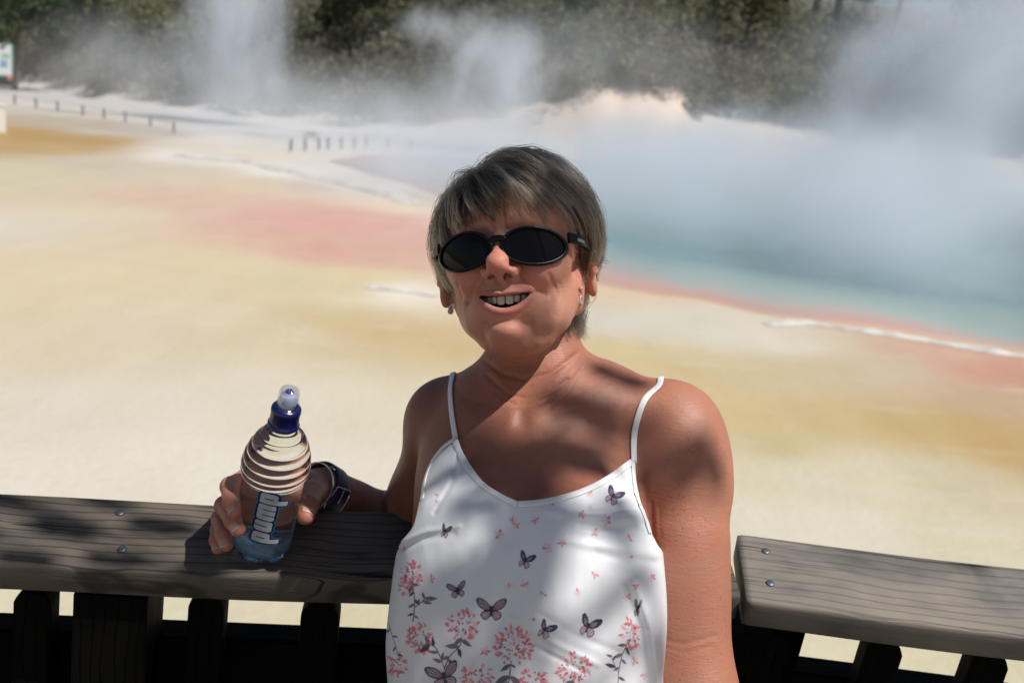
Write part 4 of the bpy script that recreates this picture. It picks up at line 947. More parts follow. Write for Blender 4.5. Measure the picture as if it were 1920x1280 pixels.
def leaf(base, ang, ln, wd, col, a=1.0, vein=None):
    t = np.linspace(0, 1, 9); prof = np.sin(math.pi*t**.8)*wd/2; d = np.array([math.cos(ang), math.sin(ang)]); n = np.array([-d[1], d[0]])
    L1 = np.array(base)+np.outer(t*ln, d)+np.outer(prof, n); L2 = np.array(base)+np.outer(t*ln, d)-np.outer(prof, n)
    paint(np.vstack([L1, L2[::-1]]), col, a)
    if vein is not None: stroke([np.array(base), np.array(base)+d*ln*.9], .7, .3, vein)
INK = (.022, .014, .026); PLUM = (.12, .085, .125); LILAC = (.52, .36, .46); GREYL = (.40, .38, .44)
rp_ = random.Random(5)
def T2(pts, c, s, a, sx=1.): 
    ca, sa = math.cos(a), math.sin(a); s = s*.92; p = np.asarray(pts, float)*[s*sx, s*(.78 if s > 19.5 and abs(a) < .25 else .95)]; return p@np.array([[ca, sa], [-sa, ca]])+c
UW = [(0, 0), (.10, -.35), (.35, -.75), (.75, -1.0), (.98, -.95), (.98, -.65), (.80, -.25), (.45, .02), (.1, .08)]
LW = [(0, .05), (.35, .02), (.62, .18), (.70, .48), (.50, .78), (.28, .85), (.10, .60), (0, .25)]
def closed(p, n=40):
    p = list(p); q = spline(p+p[:1], n); return q
def butterfly(c, s, a, kind, sl=1., sr=1.):
    for sg, k in ((-1, sl), (1, sr)):
        if k == 0: continue
        for wing, nm in ((LW, 'l'), (UW, 'u')):
            w_ = closed([(sg*x_*k, y_) for x_, y_ in wing]); ce = w_.mean(0)
            paint(T2(w_, c, s, a), INK)
            if kind == 'm':
                paint(T2(ce+(w_-ce)*.80, c, s, a), LILAC if nm == 'l' else (.36, .26, .34))
                for t in np.linspace(.15, .85, 5): e = w_[int(5+t*30) % 40]; stroke(T2([(0, .1), tuple(e)], c, s, a), .8, .8, INK)
            else:
                if nm == 'l': paint(T2(ce+(w_-ce)*.82, c, s, a), (.60, .42, .52))
                else:
                    paint(T2(ce+(w_-ce)*.50+(np.array([0, .05])-ce)*.25, c, s, a), (.42, .30, .42))
                    for t in np.linspace(.25, .6, 4): e = w_[int(5+t*30) % 40]; stroke(T2([(0, .1), tuple(e*.9)], c, s, a), .5, .6, (.20, .18, .30))
                for t in (.3, .5, .7): e = w_[int(5+t*30) % 40]; stroke(T2([(0, .1), tuple(e)], c, s, a), .6, .5, INK)
    stroke(T2([(0, -.35), (0, .55)], c, s, a), s*.14, s*.07, INK)
    stroke(T2([(0, -.3), (-.14, -.62)], c, s, a), .7, .5, INK); stroke(T2([(0, -.3), (.14, -.62)], c, s, a), .7, .5, INK)
def petalcol(): return (rp_.uniform(.60, .76), rp_.uniform(.10, .24), rp_.uniform(.15, .28))
def floret(x_, y_, s=5., a=.8):
    k0 = rp_.uniform(0, 6)
    for k in range(5):
        c_ = petalcol(); an = k0+k*1.257+rp_.uniform(-.2, .2); pale = rp_.random() < .5
        leaf((x_+math.cos(an)*s*.25, y_+math.sin(an)*s*.25), an, s*rp_.uniform(.9, 1.4), s*.75, c_ if not pale else (.80, .40, .48), a*(.6 if pale else 1))
    paint([(x_+math.cos(t)*1.3, y_+math.sin(t)*1.3) for t in np.linspace(0, 6.28, 9)[:-1]], INK, .9); 
def bloom(x_, y_, rx_, ry_, n=70):
    for k in range(n):
        a_ = rp_.uniform(0, 6.283); r_ = math.sqrt(rp_.random()); bx, by = x_+rx_*r_*math.cos(a_), y_+ry_*r_*math.sin(a_)
        pale = rp_.random() < .45; leaf((bx, by), a_+rp_.uniform(-.9, .9), rp_.uniform(7, 12), rp_.uniform(3.4, 5.6), (.80, .46, .52) if pale else petalcol(), .5 if pale else .92)
    for k in range(int(n/6)):
        a_ = rp_.uniform(0, 6.283); r_ = math.sqrt(rp_.random())*.75; bx, by = x_+rx_*r_*math.cos(a_), y_+ry_*r_*math.sin(a_)
        paint([(bx+math.cos(t)*1.7, by+math.sin(t)*1.7) for t in np.linspace(0, 6.28, 9)[:-1]], INK); 
        if k % 2: paint([(bx+math.cos(t)*.8, by+math.sin(t)*.8) for t in np.linspace(0, 6.28, 9)[:-1]], (.7, .7, .72))
def stem(pts, leaves, w_=2.4, s=1.):
    p = spline(pts, 24); stroke(p, w_*.7, w_, PLUM)
    for t, side, ln in leaves:
        i = int(t*22); d = p[i+1]-p[i]; a_ = math.atan2(d[1], d[0])+side*rp_.uniform(.6, 1.1); leaf(p[i], a_, ln, ln*.36, rp_.choice([PLUM, INK, (.17, .12, .17)]), 1, (.25, .2, .26))
FL_ = [(821, 942, 4), (820, 928, 3), (961, 971, 4), (936, 1001, 5.5), (967, 983, 4.5), (1004, 975, 4.5), (1026, 1027, 6), (1054, 1017, 4.5), (1115, 997, 5), (1137, 975, 6.5), (1091, 964, 4.5), (1105, 925, 5), (1035, 941, 4.5), (1115, 1077, 4.5), (984, 1096, 4.5), (955, 1098, 4.5), (1018, 1113, 4.8), (1083, 1111, 4.8), (1175, 1118, 4.5), (1194, 1098, 4), (1180, 1008, 4.2), (1183, 1043, 3), (808, 1085, 5), (910, 1219, 5.5), (1207, 1265, 4.5), (1190, 1238, 4.5), (758, 1030, 4), (1223, 1082, 4.5), (1000, 1160, 3)]
for x_, y_, s_2 in FL_: floret(x_, y_, s_2*1.4)
for x_, y_, rx_, ry_, n_ in ((772, 1075, 17, 22, 55), (762, 1100, 12, 14, 30), (787, 1197, 22, 26, 75), (868, 1172, 26, 25, 85), (962, 1212, 34, 33, 120), (1075, 1252, 30, 26, 95), (1183, 1190, 15, 28, 60), (893, 1268, 28, 22, 75), (1000, 1275, 26, 22, 70), (745, 1245, 14, 20, 45), (1120, 1330, 34, 30, 90), (960, 1345, 34, 30, 90), (840, 1340, 30, 28, 80)): bloom(x_, y_, rx_, ry_, n_)
stem([(770, 1088), (776, 1110), (777, 1140), (774, 1165)], [(.1, -1, 16), (.15, 1, 18), (.35, 1, 14), (.5, -1, 16), (.6, 1, 15), (.85, 1, 14), (.9, -1, 12)])
stem([(777, 1138), (790, 1128), (800, 1118)], [(.3, -1, 12), (.6, 1, 20), (.85, -1, 15), (.9, 1, 24)])
stem([(866, 1192), (862, 1210), (846, 1226), (838, 1240), (832, 1256)], [(.05, 1, 22), (.1, -1, 24), (.3, 1, 28), (.35, -1, 20), (.6, 1, 18), (.7, -1, 20)], 2.6)
stem([(832, 1250), (826, 1232), (815, 1212), (797, 1205)], [(.2, -1, 20), (.3, 1, 16), (.5, -1, 18), (.75, 1, 18), (.9, -1, 26), (.95, 1, 20), (.98, -1, 14)], 2.4)
stem([(958, 1238), (956, 1262), (953, 1285), (950, 1330)], [(.1, 1, 24), (.1, -1, 12), (.42, -1, 32), (.42, 1, 34), (.6, 1, 26)], 3.)
stem([(1075, 1272), (1070, 1290), (1066, 1340)], [(.1, 1, 22), (.15, -1, 24), (.5, 1, 20)], 2.6)
stem([(1176, 1205), (1166, 1230), (1160, 1260), (1158, 1300)], [(.05, 1, 18), (.1, -1, 18), (.3, 1, 20), (.45, -1, 14), (.6, 1, 14), (.8, -1, 16)], 1.8)
stem([(1160, 1262), (1150, 1240), (1146, 1226)], [(.3, -1, 22), (.6, 1, 12), (.9, -1, 12)], 1.6)
stem([(728, 1165), (735, 1190), (742, 1212), (750, 1240)], [(.2, 1, 12), (.4, -1, 12), (.7, 1, 12), (.9, -1, 12)], 1.6)
butterfly((834, 996), 16, R(18), 'p', .55, .75); butterfly((1149, 930), 20, R(28), 'p', .85, 1.0); butterfly((984, 1050), 19, R(22), 'p', .75, 1.)
butterfly((858, 1106), 22, R(-12), 'm', .95, .85); butterfly((921, 1143), 31, R(2), 'm', 1., 1.); butterfly((1021, 1180), 21, R(28), 'p', .62, 1.)
butterfly((1102, 1174), 25, R(20), 'p', .72, 1.); butterfly((1196, 1140), 20, R(8), 'm', .45, .30); butterfly((833, 1268), 36, R(-14), 'm', 1., .9); butterfly((1150, 1345), 24, R(10), 'p')
x, y = px_of(V2); u_ = (x-PX0)*SS; v_ = (y-PY0)*SS
ui = np.clip(u_.astype(int), 1, IW-2); vi = np.clip(v_.astype(int), 1, IH-2)
pc = sum(IMG[vi+a, ui+b] for a in (-1, 0, 1) for b in (-1, 0, 1))/9
isfront = (-V2[:, 2] < 1.135) & (u_ > 1) & (u_ < IW-2) & (v_ > 1) & (v_ < IH-2)
pc = np.where(isfront[:, None], pc, np.array([.76, .77, .80]))
def satin(name, attr=True, bumpy=.18):
    m = NT(name); n1 = m.noise(m.coords((1, 1, 1)), 900, 2, .5); n2 = m.noise(m.coords((1, 1, 1)), 38, 4, .6)
    if attr: m.P(Base__Color=m.n('ShaderNodeAttribute', _attribute_name='print').outputs[0])
    else: m.P(Base__Color=(.80, .80, .80, 1))
    nb_ = m.bump(n2, bumpy, .0035); m.P(Roughness=.46, Normal=m.bump(n1, .12, .0004, nb_))
    m.set(m.b, 'Sheen Weight', .12); m.set(m.b, 'Specular IOR Level', .4)
    m.set(m.b, 'Subsurface Weight', .12); m.set(m.b, 'Subsurface Radius', (1, 1, 1)); m.set(m.b, 'Subsurface Scale', .004)
    return m.m
CLOTH = satin('printed_satin'); TRIM = satin('white_satin', False, .05)
top = mesh_np('camisole', W(V2), FK, CLOTH, body, cols={'print': pc})
# bound edges: ribbons laid on the fabric
def ribbon(name, C, width, thick, sdf, parent, mat, lift=.0006, n=None, snap=True):
    C = np.asarray(C, float)
    if snap:
        for _ in range(3):
            d = sdf(C.astype(np.float32))[:, None]; g = grad(C, sdf); g /= np.linalg.norm(g, axis=1)[:, None]+1e-9; C = C-(d-lift)*g
    g = grad(C, sdf); g /= np.linalg.norm(g, axis=1)[:, None]+1e-9
    for _ in range(3): g[1:-1] = (g[:-2]+2*g[1:-1]+g[2:])/4
    g /= np.linalg.norm(g, axis=1)[:, None]
    T = np.gradient(C, axis=0); T /= np.linalg.norm(T, axis=1)[:, None]+1e-9; B = np.cross(T, g); B /= np.linalg.norm(B, axis=1)[:, None]+1e-9
    w_ = np.broadcast_to(width, (len(C),))[:, None]/2; pr = [(-1, -.3), (-.92, .35), (-.55, .55), (.55, .55), (.92, .35), (1, -.3), (.5, -.7), (-.5, -.7)]
    vs = np.stack([C+B*w_*a+g*thick*b for a, b in pr], 1).reshape(-1, 3); k = len(pr)
    f = [(i*k+j, i*k+(j+1) % k, (i+1)*k+(j+1) % k, (i+1)*k+j) for i in range(len(C)-1) for j in range(k)]+[tuple(range(k))[::-1], tuple((len(C)-1)*k+j for j in range(k))]
    o = mesh_np(name, W(vs), f, mat, parent); bm = bmesh.new(); bm.from_mesh(o.data); bmesh.ops.recalc_face_normals(bm, faces=bm.faces); bm.to_mesh(o.data); bm.free(); return o
def onsurf(pts, n, sdf, d0=.85): 
    p = spline(pts, n); C, ok = march(p[:, 0], p[:, 1], sdf, d0); return C[ok]
ribbon('neckline_binding', onsurf([(853, 824), (868, 860), (900, 905), (936, 930), (970, 946)], 40, cloth_sdf), .0066, .0011, cloth_sdf, top, TRIM)
ribbon('neckline_binding', onsurf([(970, 946), (1020, 941), (1080, 926), (1135, 901), (1184, 866)], 50, cloth_sdf), .0068, .0011, cloth_sdf, top, TRIM, lift=.0009)
ribbon('armhole_binding', onsurf([(854, 822), (830, 840), (809, 868), (797, 900), (792, 935)], 30, cloth_sdf), .0050, .0010, cloth_sdf, top, TRIM)
ribbon('armhole_binding', onsurf([(1186, 866), (1188, 900), (1195, 935), (1207, 965), (1218, 1000)], 40, cloth_sdf), .0062, .0010, cloth_sdf, top, TRIM, lift=.0010)
def strap(front, over, label):
    C, ok = march(*spline(front, 40).T, body_sdf, .85); C = C[ok]
    p = np.vstack([C, over]); s = np.r_[0, np.cumsum(np.linalg.norm(np.diff(p, axis=0), axis=1))]; u = np.linspace(0, s[-1], 90)
    p = np.stack([np.interp(u, s, p[:, i]) for i in range(3)], -1)
    for _ in range(6): p[1:-1] = (p[:-2]+2*p[1:-1]+p[2:])/4
    o = ribbon('strap', p, .0066, .0010, body_sdf, top, TRIM, lift=.0016)
strap([(856, 824), (852, 800), (847, 760), (846, 730), (850, 705)], [K(853, 712, 1.235), K(862, 760, 1.262), K(880, 860, 1.262), K(900, 915, 1.25)], None)
strap([(1187, 868), (1188, 820), (1198, 775), (1212, 745), (1238, 724)], [K(1243, 728, 1.20), K(1245, 760, 1.235), K(1190, 850, 1.255), K(1150, 915, 1.25)], None)
# trousers and shoes, below the picture
UPc = MC.T@np.array([0, 0, 1.]); FW = MC.T@np.array([0, 1., 0]); SD = MC.T@np.array([1., 0, 0])
HIP = K(988, 1520, 1.07); HIPZ = float(W(HIP)[2])
def leg_pts(sx):
    f_ = lambda a, b, c: HIP+SD*a+FW*b-UPc*c
    return [(f_(sx*.075, 0, .03), .088), (f_(sx*.085, -.05, HIPZ*.55), .060), (f_(sx*.09, .0, HIPZ-.10), .048)]
def legs_sdf(P):
    P = P.astype(np.float32); q = P-HIP.astype(np.float32); B = np.stack([SD, UPc, FW], 1).astype(np.float32)
    d = ell(q@B, (0, .0, 0), (.172, .14, .122))
    for sx in (-1, 1): d = smin(d, chain(P, leg_pts(sx), .02), .03)
    d = smax(d, (q@B)[:, 1]-.075, .01)
    return d-.004-.0015*np.sin((q@B)[:, 1]*40+(q@B)[:, 0]*20)
V3, F3 = extract(legs_sdf, HIP-[.30, 1.15, .45], HIP+[.30, .25, .40], .008)
mesh_np('trousers', W(V3), F3, simple('navy_cotton', (.02, .025, .045), .85), body)
for sx in (-1, 1):
    a = leg_pts(sx)[-1][0]; w0 = W(a); bm = bmesh.new(); bmesh.ops.create_uvsphere(bm, u_segments=20, v_segments=12, radius=1)
    for v in bm.verts:
        z = v.co.z*.045+.040+max(0, v.co.y)*.018; v.co = Vector((w0[0]+v.co.x*(.044-.004*v.co.y), w0[1]-.055-v.co.y*.125, max(.002, z)))
    bm_obj('shoe', bm, simple('white_canvas', (.6, .6, .58), .8), body)
# ------------------------------------------------------------------ hair
HC = np.array([0, 18, -8.]); HRr = np.array([71, 80, 92.])
def scalp_sdf(q):           # q in head mm
    return head_sdf(H2C(q).astype(np.float32))/HS
WH = np.array([-38, 92, 30.]); WH = (WH-HC)/HRr; WH /= np.linalg.norm(WH)
AZb = [0, 18, 32, 45, 58, 72, 86, 100, 120, 140, 180]
YB = {1: [17, 17, 15, 4, -12, -28, -8, 8, -60, -88, -88], -1: [17, 14, 6, -10, -28, -40, -40, -30, -60, -84, -84]}
def lowbound(p):
    az = np.degrees(np.arctan2(np.abs(p[:, 0]), p[:, 2]+8)); return np.where(p[:, 0] > 0, np.interp(az, AZb, YB[1]), np.interp(az, AZb, YB[-1]))
def rootbound(p):
    az = np.degrees(np.arctan2(np.abs(p[:, 0]), p[:, 2]+8)); return np.interp(az, [0, 30, 50, 65, 80, 95, 110, 140, 180], [62, 60, 44, 20, 2, -4, -40, -66, -68])
rng = np.random.default_rng(21)
NCL, NST, NP_ = 2300, 16, 14
dirs = rng.normal(size=(NCL*6, 3)); dirs /= np.linalg.norm(dirs, axis=1)[:, None]; rootp = HC+dirs*HRr
ok = rootp[:, 1] > rootbound(rootp)+rng.normal(size=len(rootp))*2; ok &= rng.random(len(rootp)) < np.where((rootp[:, 2] > 10) & (rootp[:, 1] > 40), 1.0, .62); rootp = rootp[ok][:NCL]; ncl = len(rootp)
def flow(p, rnd):
    n = (p-HC)/HRr**2; n /= np.linalg.norm(n, axis=1)[:, None]; u = (p-HC)/HRr; u /= np.linalg.norm(u, axis=1)[:, None]
    away = u-WH*((u@WH)[:, None]); away = u*0-(WH-u*((u@WH)[:, None])); nn_ = np.linalg.norm(away, axis=1)[:, None]; away /= nn_+.12
    g = np.array([0, -1., 0]); side = np.stack([np.sign(p[:, 0])*.25, 0*p[:, 0], .15+0*p[:, 0]], -1)
    low = np.clip((70-p[:, 1])/60, 0, 1)[:, None]
    d = away*(1.1-.35*low)+g*(.18+.62*low)+side*.25*(1-low)+rnd
    fr0 = (np.clip((p[:, 2]-25)/35, 0, 1)*np.clip((70-p[:, 1])/30, 0, 1)*np.clip((p[:, 0]+50)/30, 0, 1))[:, None]; d = d+fr0*np.array([.38, 0, 0])
    # on the woman's left the fringe is swept back above the ear
    sw = (np.clip((p[:, 0]-22)/30, 0, 1)*np.clip((p[:, 2]-5)/40, 0, 1)*np.clip((75-p[:, 1])/25, 0, 1))[:, None]
    d = d+sw*np.array([.55, .05, -.75])
    d = d-n*((d*n).sum(1)[:, None]); return d/(np.linalg.norm(d, axis=1)[:, None]+1e-9), n
cl_path = np.zeros((ncl, NP_, 3)); p = rootp.copy(); rnd = rng.normal(size=(ncl, 3))*.16
layer = 3+15*rng.random(ncl)**.9; steplen = rng.uniform(6.0, 10.5, ncl)
lbn = np.where(rng.random(ncl) < .45, rng.normal(size=ncl)*3.0, rng.uniform(-5, 22, ncl)); cl_alive = np.ones(ncl, bool); surf = p.copy(); hgt = np.zeros(ncl)
maxstep = np.where(rng.random(ncl) < .5, rng.integers(5, NP_, ncl), NP_)
for k in range(NP_):
    d, n = flow(surf, rnd)
    t = k/(NP_-1); h = layer*np.clip(t*3.2, 0, 1)*(1-.35*np.clip((t-.6)/.4, 0, 1))
    crown = np.clip((surf[:, 1]-40)/60, 0, 1); h = h*(1-.15*crown)
    cl_path[:, k] = surf+n*h[:, None]
    if k < NP_-1:
        nxt = surf+d*steplen[:, None]
        lb = lowbound(nxt)+lbn; end = nxt[:, 1] < lb; cl_alive &= ~end & (k < maxstep)
        mv = cl_alive[:, None]; layer = np.where(cl_alive, layer, layer+.35); surf = np.where(mv, nxt, surf+d*.9*(1-.9*(k/NP_)))
        u = (surf-HC)/HRr; surf = HC+u/np.linalg.norm(u, axis=1)[:, None]*HRr
# short hair down the nape
nn_c = 420; az_ = rng.uniform(R(100), R(260), nn_c); y0_ = rng.uniform(-62, -22, nn_c); L_ = rng.uniform(18, 34, nn_c)
ny_ = np.stack([y0_-L_*t_ for t_ in np.linspace(0, 1, NP_)], 1); yl_ = -94+10*np.abs(np.sin(az_-R(180)))[:, None]; ny_ = np.maximum(ny_, yl_+rng.normal(size=(nn_c, 1))*3)
rr2 = 62-8*np.clip((-ny_-40)/50, 0, 1); np_ = np.stack([np.sin(az_)[:, None]*rr2, ny_, -14+np.cos(az_)[:, None]*rr2*1.05], -1)
q_ = np_.reshape(-1, 3)
for _ in range(4):
    dd = body_sdf(H2C(q_).astype(np.float32))/HS; u = q_-np.array([0, 0, -8]); u[:, 1] = 0; u /= np.linalg.norm(u, axis=1)[:, None]; q_ = q_+u*np.clip(2.0-dd, -8, 12)[:, None]
cl_path = np.concatenate([cl_path, q_.reshape(nn_c, NP_, 3)]); ncl += nn_c
# strands inside each lock
S_ = ncl*NST; path = np.repeat(cl_path, NST, 0); off = rng.normal(size=(S_, 3))*np.array([1., 1., 1.])*rng.uniform(2.2, 5.2, (S_//NST, 1)).repeat(NST, 0)
t = np.linspace(0, 1, NP_)[None, :, None]; conv = 1-.84*t**1.2
path = path+off[:, None, :]*conv+rng.normal(size=(S_, 1, 3))*1.3*t**2+np.sin(t*7+rng.random((S_, 1, 1))*6)*rng.normal(size=(S_, 1, 3))*.6*t
# a few stray flyaways
st = rng.random(S_) < .05; path[st] += (rng.normal(size=(st.sum(), 1, 3))*6+np.array([0, 3, 0]))*t**2
fk = np.repeat((cl_path[:, -1, 0] > 45) & (cl_path[:, -1, 1] < 25) & (rng.random(ncl) < .5), NST); path[fk] += np.array([9, 2.5, -3.])*t**2.5*rng.uniform(.2, 1.2, (fk.sum(), 1, 1))
lnf = rng.uniform(.80, 1.0, S_); ti = np.linspace(0, 1, NP_)
idx = lnf[:, None]*np.arange(NP_)[None]; i0 = np.clip(idx.astype(int), 0, NP_-2); fr_ = (idx-i0)[..., None]
path = np.take_along_axis(path, i0[..., None].repeat(3, 2), 1)*(1-fr_)+np.take_along_axis(path, (i0+1)[..., None].repeat(3, 2), 1)*fr_
# keep strands outside the skin
fl = path.reshape(-1, 3)
for _ in range(2):
    dd = body_sdf(H2C(fl).astype(np.float32))/HS; u = fl-HC; u[:, 1] *= (fl[:, 1] > -20); u /= np.linalg.norm(u, axis=1)[:, None]; fl = fl+u*np.clip(1.2-dd, 0, 12)[:, None]*(np.arange(len(fl)) % NP_ > 0)[:, None]
path = fl.reshape(S_, NP_, 3)
# nape hair behind the ears, short and dark
cv = bpy.data.hair_curves.new('hair'); cv.add_curves([NP_]*S_)
cv.points.foreach_set('position', W(H2C(path.reshape(-1, 3))).astype(np.float32).ravel())
rad = np.repeat(rng.uniform(.00012, .00024, S_)[:, None], NP_, 1)*(1-.75*np.linspace(0, 1, NP_)[None]**2)
ra = cv.attributes.get('radius') or cv.attributes.new('radius', 'FLOAT', 'POINT'); ra.data.foreach_set('value', rad.astype(np.float32).ravel())
# colour per strand: grey brown with pale tips, locks differ
rt_ = cl_path[:, 3]; lk = np.clip(.42+.55*vnoise(rt_*[1, .6, 1], .085, 31)+.30*vnoise(rt_, .2, 32)+.28*rng.normal(size=ncl), 0, 1); lk[-nn_c:] *= .35; lockc = np.repeat(lk, NST); tonev = np.clip(.98*lockc**2.1+.40*rng.random(S_)**4, 0, 1)
dark, mid_, pale = np.array([.0035, .0026, .0020]), np.array([.038, .026, .018]), np.array([.52, .40, .27])
c0 = np.where(tonev[:, None] < .6, dark+(mid_-dark)*(tonev[:, None]/.6), mid_+(pale-mid_)*((tonev[:, None]-.6)/.4))
tp = np.linspace(0, 1, NP_)[None, :, None]**1.6; cc = c0[:, None]*(1-.5*tp)+(pale*.9)*.5*tp*(0.15+1.2*tonev[:, None, None])
ca = cv.attributes.new('strand_tone', 'FLOAT_COLOR', 'POINT'); c4 = np.ones((S_*NP_, 4), np.float32); c4[:, :3] = cc.reshape(-1, 3); ca.data.foreach_set('color', c4.ravel())
m = NT('hair_strands'); m.t.nodes.remove(m.b); hb = m.n('ShaderNodeBsdfHairPrincipled'); hb.parametrization = 'COLOR'
at = m.n('ShaderNodeAttribute', _attribute_name='strand_tone').outputs[0]
m.set(hb, 'Color', at); hb.inputs['Roughness'].default_value = .32; hb.inputs['Radial Roughness'].default_value = .45; hb.inputs['Random Roughness'].default_value = .2
m.t.links.new(hb.outputs[0], m.out.inputs[0]); cv.materials.append(m.m)
link(bpy.data.objects.new('hair', cv), body)
# under-layer so that no bare scalp shows between the locks
th = np.linspace(0, math.pi, 60); ph = np.linspace(-math.pi, math.pi, 121)[:-1]; TH, PH = np.meshgrid(th, ph, indexing='ij')
u = np.stack([np.sin(TH)*np.sin(PH), np.cos(TH), np.sin(TH)*np.cos(PH)], -1).reshape(-1, 3); pp = HC+u*(HRr+2.0)
lumpy = vnoise(pp, .12, 91)*1.2; pp = pp+u*lumpy[:, None]; kp = pp[:, 1] > rootbound(pp)+1+vnoise(pp, .25, 92)*4
fq_ = [(i*120+j, i*120+(j+1) % 120, (i+1)*120+(j+1) % 120, (i+1)*120+j) for i in range(59) for j in range(120)]
fq_ = np.array(fq_); fq_ = fq_[kp[fq_].all(1)]
mesh_np('hair_underlayer', W(H2C(pp)), fq_[:, ::-1], simple('hair_dark', (.016, .013, .011), .8), body)
# ------------------------------------------------------------------ sunglasses
def superell(a, b, n=56):
    t = np.linspace(0, 2*math.pi, n, endpoint=False); return np.stack([a*np.cos(t), b*np.sin(t)], -1), t
def gl(p2, zoff=0):       # point on the curved front of the glasses, head mm
    x, y = p2[:, 0], p2[:, 1]; return np.stack([x, y, 105.0-.0072*x*x-.0006*y*y+zoff], -1)
GY = -14.0
gls = tag(empty('sunglasses'), 'black oval sunglasses worn by the woman', 'sunglasses')
FM = NT('black_acetate'); FM.P(Base__Color=(.003, .003, .0035, 1), Roughness=.28); FM.set(FM.b, 'Specular IOR Level', .22); FM = FM.m
m = NT('smoked_lens'); m.P(Base__Color=(.006, .005, .006, 1), Roughness=.06, IOR=1.45); m.set(m.b, 'Specular IOR Level', .2); LENS = m.m
fparts = []
for sx in (-1, 1):
    c_ = np.array([sx*34.0-.5, GY]); e0, t = superell(28.3, 17.0); e1, _ = superell(31.0, 19.5)
    rake = sx*.03
    lens = gl(e0+c_, -1.0); vs = [lens]; k = len(e0)
    for sc_ in (.8, .6, .4, .2): vs.append(gl(e0*sc_+c_, -1.0+.9*(1-sc_**2)))
    vs.append(gl(c_[None], .0)); V_ = np.vstack(vs); f = [(r_*k+j, r_*k+(j+1) % k, (r_+1)*k+(j+1) % k, (r_+1)*k+j) for r_ in range(4) for j in range(k)]+[(4*k+j, 4*k+(j+1) % k, 5*k) for j in range(k)]
    mesh_np('lens', W(H2C(V_)), f, LENS, gls)
    outer, inner = e1+c_, e0*.985+c_; rings = [gl(inner, -2.6), gl(inner, .6), gl(inner*.8+outer*.2, 1.6), gl(inner*.3+outer*.7, 1.5), gl(outer, .2), gl(outer, -2.8)]
    V_ = np.vstack(rings); nr_ = len(rings); f = [(r_*k+j, r_*k+(j+1) % k, ((r_+1) % nr_)*k+(j+1) % k, ((r_+1) % nr_)*k+j) for r_ in range(nr_) for j in range(k)]
    fparts.append((V_, f))
br = gl(spline([(-6, GY+6.5), (-3, GY+8), (1, GY+8.4), (5, GY+8), (8, GY+6.5)], 16), -.6); fparts.append(tube(br, 3.3, 10))
V_, f = join(fparts); o = mesh_np('frame', W(H2C(V_)), f, FM, gls); bm = bmesh.new(); bm.from_mesh(o.data); bmesh.ops.recalc_face_normals(bm, faces=bm.faces); bm.to_mesh(o.data); bm.free()
for sx in (-1, 1):
    a = spline([(sx*65, GY+10, 74), (sx*74, GY+10, 58), (sx*78, GY+10, 30), (sx*79, GY+11, 2), (sx*76, GY-8, -16), (sx*73, GY-24, -22)], 40)
    T = np.gradient(a, axis=0); T /= np.linalg.norm(T, axis=1)[:, None]; O_ = np.tile([sx*1., 0, .2], (40, 1)); O_ -= T*(O_*T).sum(1)[:, None]; O_ /= np.linalg.norm(O_, axis=1)[:, None]; U_ = np.cross(T, O_)
    hh_ = np.interp(np.arange(40), [0, 6, 20, 30, 39], [5.2, 4.6, 3.2, 3.0, 3.8])[:, None]; pr = [(-1, -1), (1, -1), (1.2, 0), (1, 1), (-1, 1), (-1.2, 0)]
    V_ = np.stack([a+O_*1.5*q_[0]+U_*hh_*q_[1] for q_ in pr], 1).reshape(-1, 3); f = [(i*6+j, i*6+(j+1) % 6, (i+1)*6+(j+1) % 6, (i+1)*6+j) for i in range(39) for j in range(6)]+[tuple(range(6))[::-1], tuple(39*6+j for j in range(6))]
    mesh_np('temple', W(H2C(V_)), f, FM, gls, False)
    b_ = a[5:11]+O_[5:11]*1.7; V_ = np.stack([b_+O_[5:11]*.4*q_[0]+U_[5:11]*1.5*q_[1]+U_[5:11]*.6 for q_ in pr], 1).reshape(-1, 3)
    f = [(i*6+j, i*6+(j+1) % 6, (i+1)*6+(j+1) % 6, (i+1)*6+j) for i in range(5) for j in range(6)]+[tuple(range(6))[::-1], tuple(30+j for j in range(6))]
    mesh_np('temple_inlay', W(H2C(V_)), f, simple('brushed_silver', (.35, .36, .37), .45, .9), gls, False)
